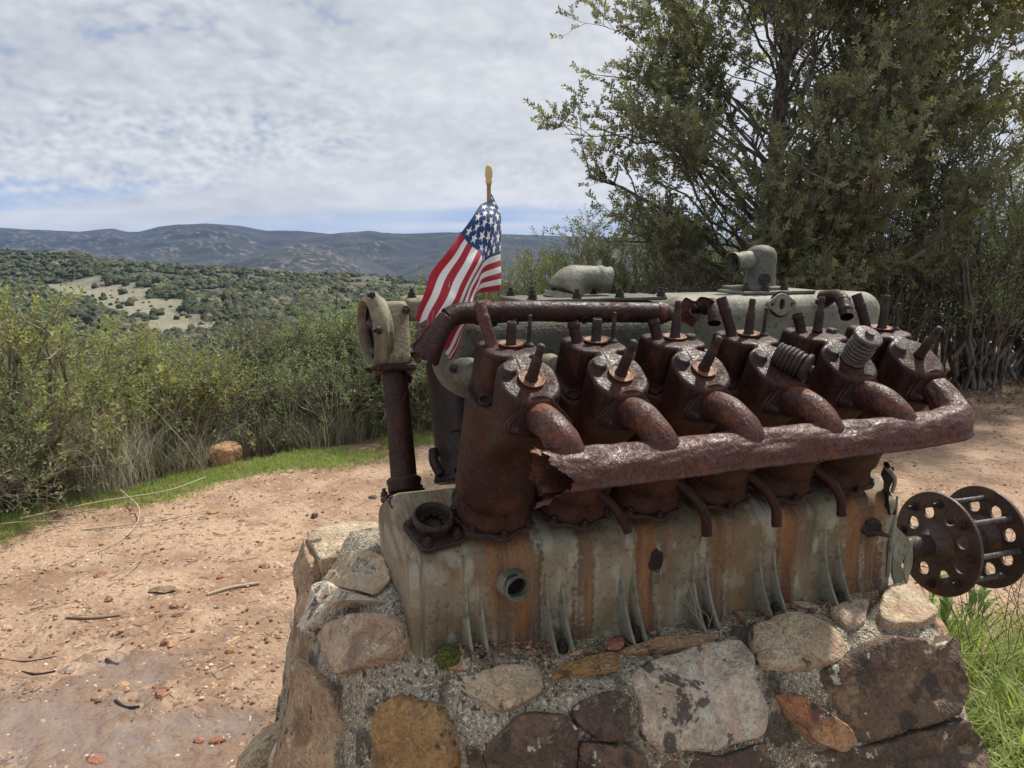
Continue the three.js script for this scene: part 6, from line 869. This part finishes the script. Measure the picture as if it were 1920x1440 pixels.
stick('stick', 'straight weathered grey stick on the dirt right of the flat brown stone', 'stick', [[-1.36, -3.38], [-1.27, -3.43], [-1.16, -3.48]], 0.009, M.twigPale);
stick('charred_bark', 'charred black bark sliver in the lower puddle', 'bark', [[-1.36, -2.53], [-1.31, -2.50], [-1.26, -2.49]], 0.006, M.char);
stick('charred_bark', 'short charred black lump at the top of the puddles', 'bark', [[-1.535, -2.82], [-1.50, -2.80], [-1.475, -2.79]], 0.008, M.char);
stick('dark_stick', 'long dark stick at the left edge beside the puddles', 'stick', [[-1.95, -2.83], [-1.85, -2.83], [-1.75, -2.86]], 0.003, M.char);
stick('dark_stick', 'short dark stick at the left edge, below the long one', 'stick', [[-1.82, -2.76], [-1.75, -2.74], [-1.69, -2.75]], 0.0045, M.char);
stick('dark_stick', 'dark stick lying across the dirt left of the flat brown stone', 'stick', [[-1.86, -3.14], [-1.75, -3.14], [-1.65, -3.17]], 0.005, M.twig);
stick('dry_reed', 'thin curved dry stem above the flat brown stone', 'reed', [[-1.86, -3.52, 0.01], [-1.80, -3.56, 0.03], [-1.79, -3.66, 0.03], [-1.83, -3.75, 0.0]], 0.003, M.twigPale);
stick('dry_reed', 'long pale dry stem curving out from the grass edge', 'reed', [[-2.4, -4.75, 0.05], [-2.15, -4.45, 0.03], [-2.05, -4.1, 0.01], [-2.1, -3.85]], 0.004, M.twigPale);
stick('dry_reed', 'pale dry stem lying along the grass edge below the dry tuft', 'reed', [[-2.75, -4.3, 0.02], [-2.45, -4.55, 0.04], [-2.1, -4.72, 0.05], [-1.95, -4.95, 0.06]], 0.005, M.twigPale);
stick('dry_reed', 'pale dry stem crossing the dirt toward the middle of the clearing', 'reed', [[-2.35, -4.2], [-2.0, -4.25, 0.02], [-1.75, -4.45, 0.01]], 0.004, M.twigPale);
stick('dry_reed', 'pale dry stem at the left edge of the grass', 'reed', [[-3.0, -4.05, 0.03], [-2.7, -4.2, 0.04], [-2.4, -4.3, 0.02]], 0.004, M.twigPale);
{ // mud, smooth and dark where the dirt is soaked
  const mud = std(texSet(256, 256, (u, v) => { const g = pf(u, v, 40, 3, 4), b = pf(u, v, 6, 4, 22); return [mix3(mix3([0.16, 0.102, 0.07], [0.25, 0.172, 0.12], 0.5 + 0.5 * b), [0.12, 0.075, 0.05], sstep(g, 0.2, 0.5) * 0.6), 0.5 + 0.3 * g + 0.3 * b, 0.3 + 0.2 * g]; }), 0.008);
  const g = gridGeo(150, 90, (s, t) => { const x = lerp(-2.2, -0.7, s), z = lerp(-3.0, -1.95, t); return [x, nearH(x, z) + 0.012 * (wet(x, z) - 0.42) + 0.011 * fbm(x * 22, 2, z * 22, 4), z]; }); const m = new THREE.Mesh(boxUV(ready(g), 0.5), mud); m.name = 'mud'; scene.add(m); tag(m, 'dark wet mud round the puddles', null, null, 'structure');
}
{ // films of water in the hollows of the wet dirt
  const water = new THREE.MeshPhysicalMaterial({ color: 0xffffff, roughness: 0.03, transmission: 1, thickness: 0, ior: 1.33 });
  const L = ['small upper puddle on the dirt reflecting the sky', 'rippled puddle on the right nearest the pedestal', 'shallow puddle at the lower left', 'lower puddle between the two others'];
  PUDDLES.forEach(([px, pz, a, b], k) => { const g = gridGeo(40, 40, (s, t) => { const x = px + (s - 0.5) * 2.2 * a, z = pz + (t - 0.5) * 2.2 * b; return [x, nearH(px, pz) + 0.0085 + 0.0003 * vn(x * 60, 3, z * 90), z]; }); const m = new THREE.Mesh(g, water); m.name = numbered('puddle'); scene.add(m); m.position.y = k * 0.0006; tag(m, L[k], 'puddle', null, 'structure'); });
}
// on the ledge: gravel, a red flat stone, moss, a dry sprig
{
  const r = rngOf(21), top = (x, z) => Math.min(0, -0.035 - 0.3 * Math.max(z - 0.325, -0.2)) + 0.042 * (1 - sstep(x, -0.12, 0.24)) * (1 - sstep(z, 0.2, 0.31)) * sstep(x, -0.29, -0.19);
  const geo = [1, 2, 3, 4].map((k) => boxUV(ready(rockGeo(400 + k, 1, 0.7, 0.9, 2)), 8));
  for (let i = 0; i < 46; i++) { const x = 0.47 + 0.28 * (r() + r()) * 0.5 + (i > 30 ? 0.12 * r() : 0), z = 0.186 + 0.055 * r(), s = 0.006 + 0.010 * r() * r(), m = new THREE.Mesh(geo[i % 4], i % 5 ? M.stone_red : M.stone_tan); m.name = numbered('pebble'); m.scale.setScalar(s); m.position.set(...atEngine(x, top(x, z) + s * 0.55 + (i % 3 === 0 ? 0.006 : 0), z)); m.rotation.set(r() * 0.6, r() * 6, 0); scene.add(m); tag(m, 'small reddish pebble heaped on the pedestal ledge between the crankcase fins', 'pebble', 'pebbles heaped on the pedestal ledge'); }
  rock('red_stone', 'flat dark red stone lying loose on the pedestal ledge', 'stone', atEngine(0.222, 0.012, 0.232), 0.024, 0.009, 0.018, M.stone_red, 71, 0.4, null, 3);
  rock('grey_chip', 'bluish grey stone chip on the ledge beside the pebbles', 'stone', atEngine(0.705, 0.008, 0.205), 0.03, 0.007, 0.013, M.stone_grey, 72, -0.5, null, 3);
  rock('wood_chip', 'orange wood chip on the ledge beside the second pair of fins', 'chip', atEngine(0.135, 0.008, 0.232), 0.016, 0.004, 0.008, M.stone_orange, 73, 0.5, null, 2);
  const moss = (label, p, a, b, seed) => { const m = new THREE.Mesh(boxUV(ready(rough(rockGeo(seed, a, b, a * 0.85, 5, 1.2), 0.005, 160, seed)), 0.12), M.moss); m.name = numbered('moss_cushion'); m.position.set(...atEngine(...p)); scene.add(m); tag(m, label, 'moss'); };
  moss('round green moss cushion at the near corner of the crankcase', [-0.118, 0.034, 0.212], 0.024, 0.022, 81);
  moss('small green moss tuft on the cream stones left of the crankcase', [-0.165, 0.018, -0.27], 0.024, 0.016, 82); moss('second small moss tuft left of the crankcase, lower of the two', [-0.17, 0.008, -0.2], 0.016, 0.012, 83);
  const g = thing('dry_sprig', 'dry grass sprig growing from the ledge in front of the crankcase', 'dry grass', atEngine(0.44, -0.005, 0.222)), t = new Tubes(); for (const [dx, dy, dz] of [[-0.075, 0.1, 0.01], [-0.06, 0.085, 0.02], [-0.05, 0.13, 0.0], [0.012, 0.07, 0.0], [0.03, -0.01, 0.05], [-0.04, 0.02, 0.03], [-0.02, 0.06, 0.01], [0.06, -0.03, 0.06]]) t.add(curve(V(0, 0, 0), V(dx, dy, dz), V(0.01, 0, 0), r, 5), 0.0011, 0.0006, 4); t.mesh('stem', M.dryGrass, g);
  // crumbs of earth along the foot of the crankcase
  const C = []; for (let i = 0; i < 2600; i++) { const x = lerp(-0.12, 1.0, r()), z = 0.183 + 0.085 * r() * r(), s = 0.0012 + 0.004 * r() ** 3, b = 0.5 + 0.8 * r(), p = atEngine(x, top(x, z) + 0.001, z); C.push([V(...p), spin(r), V(s, s * 0.7, s * (0.8 + r())), r() > 0.6 ? [0.3 * b, 0.17 * b, 0.11 * b] : [0.13 * b, 0.085 * b, 0.06 * b]]); }
  tag(instances('earth_crumbs', new THREE.IcosahedronGeometry(1, 0), new THREE.MeshStandardMaterial({ color: 0xffffff, roughness: 0.95 }), C, scene), 'earth and rust crumbs along the foot of the crankcase', null, null, 'stuff');
}

scene.traverse((o) => { if (o.isMesh) { o.castShadow = true; o.receiveShadow = true; } });
console.log('sprigs', nLeaves);
renderer.render(scene, camera);
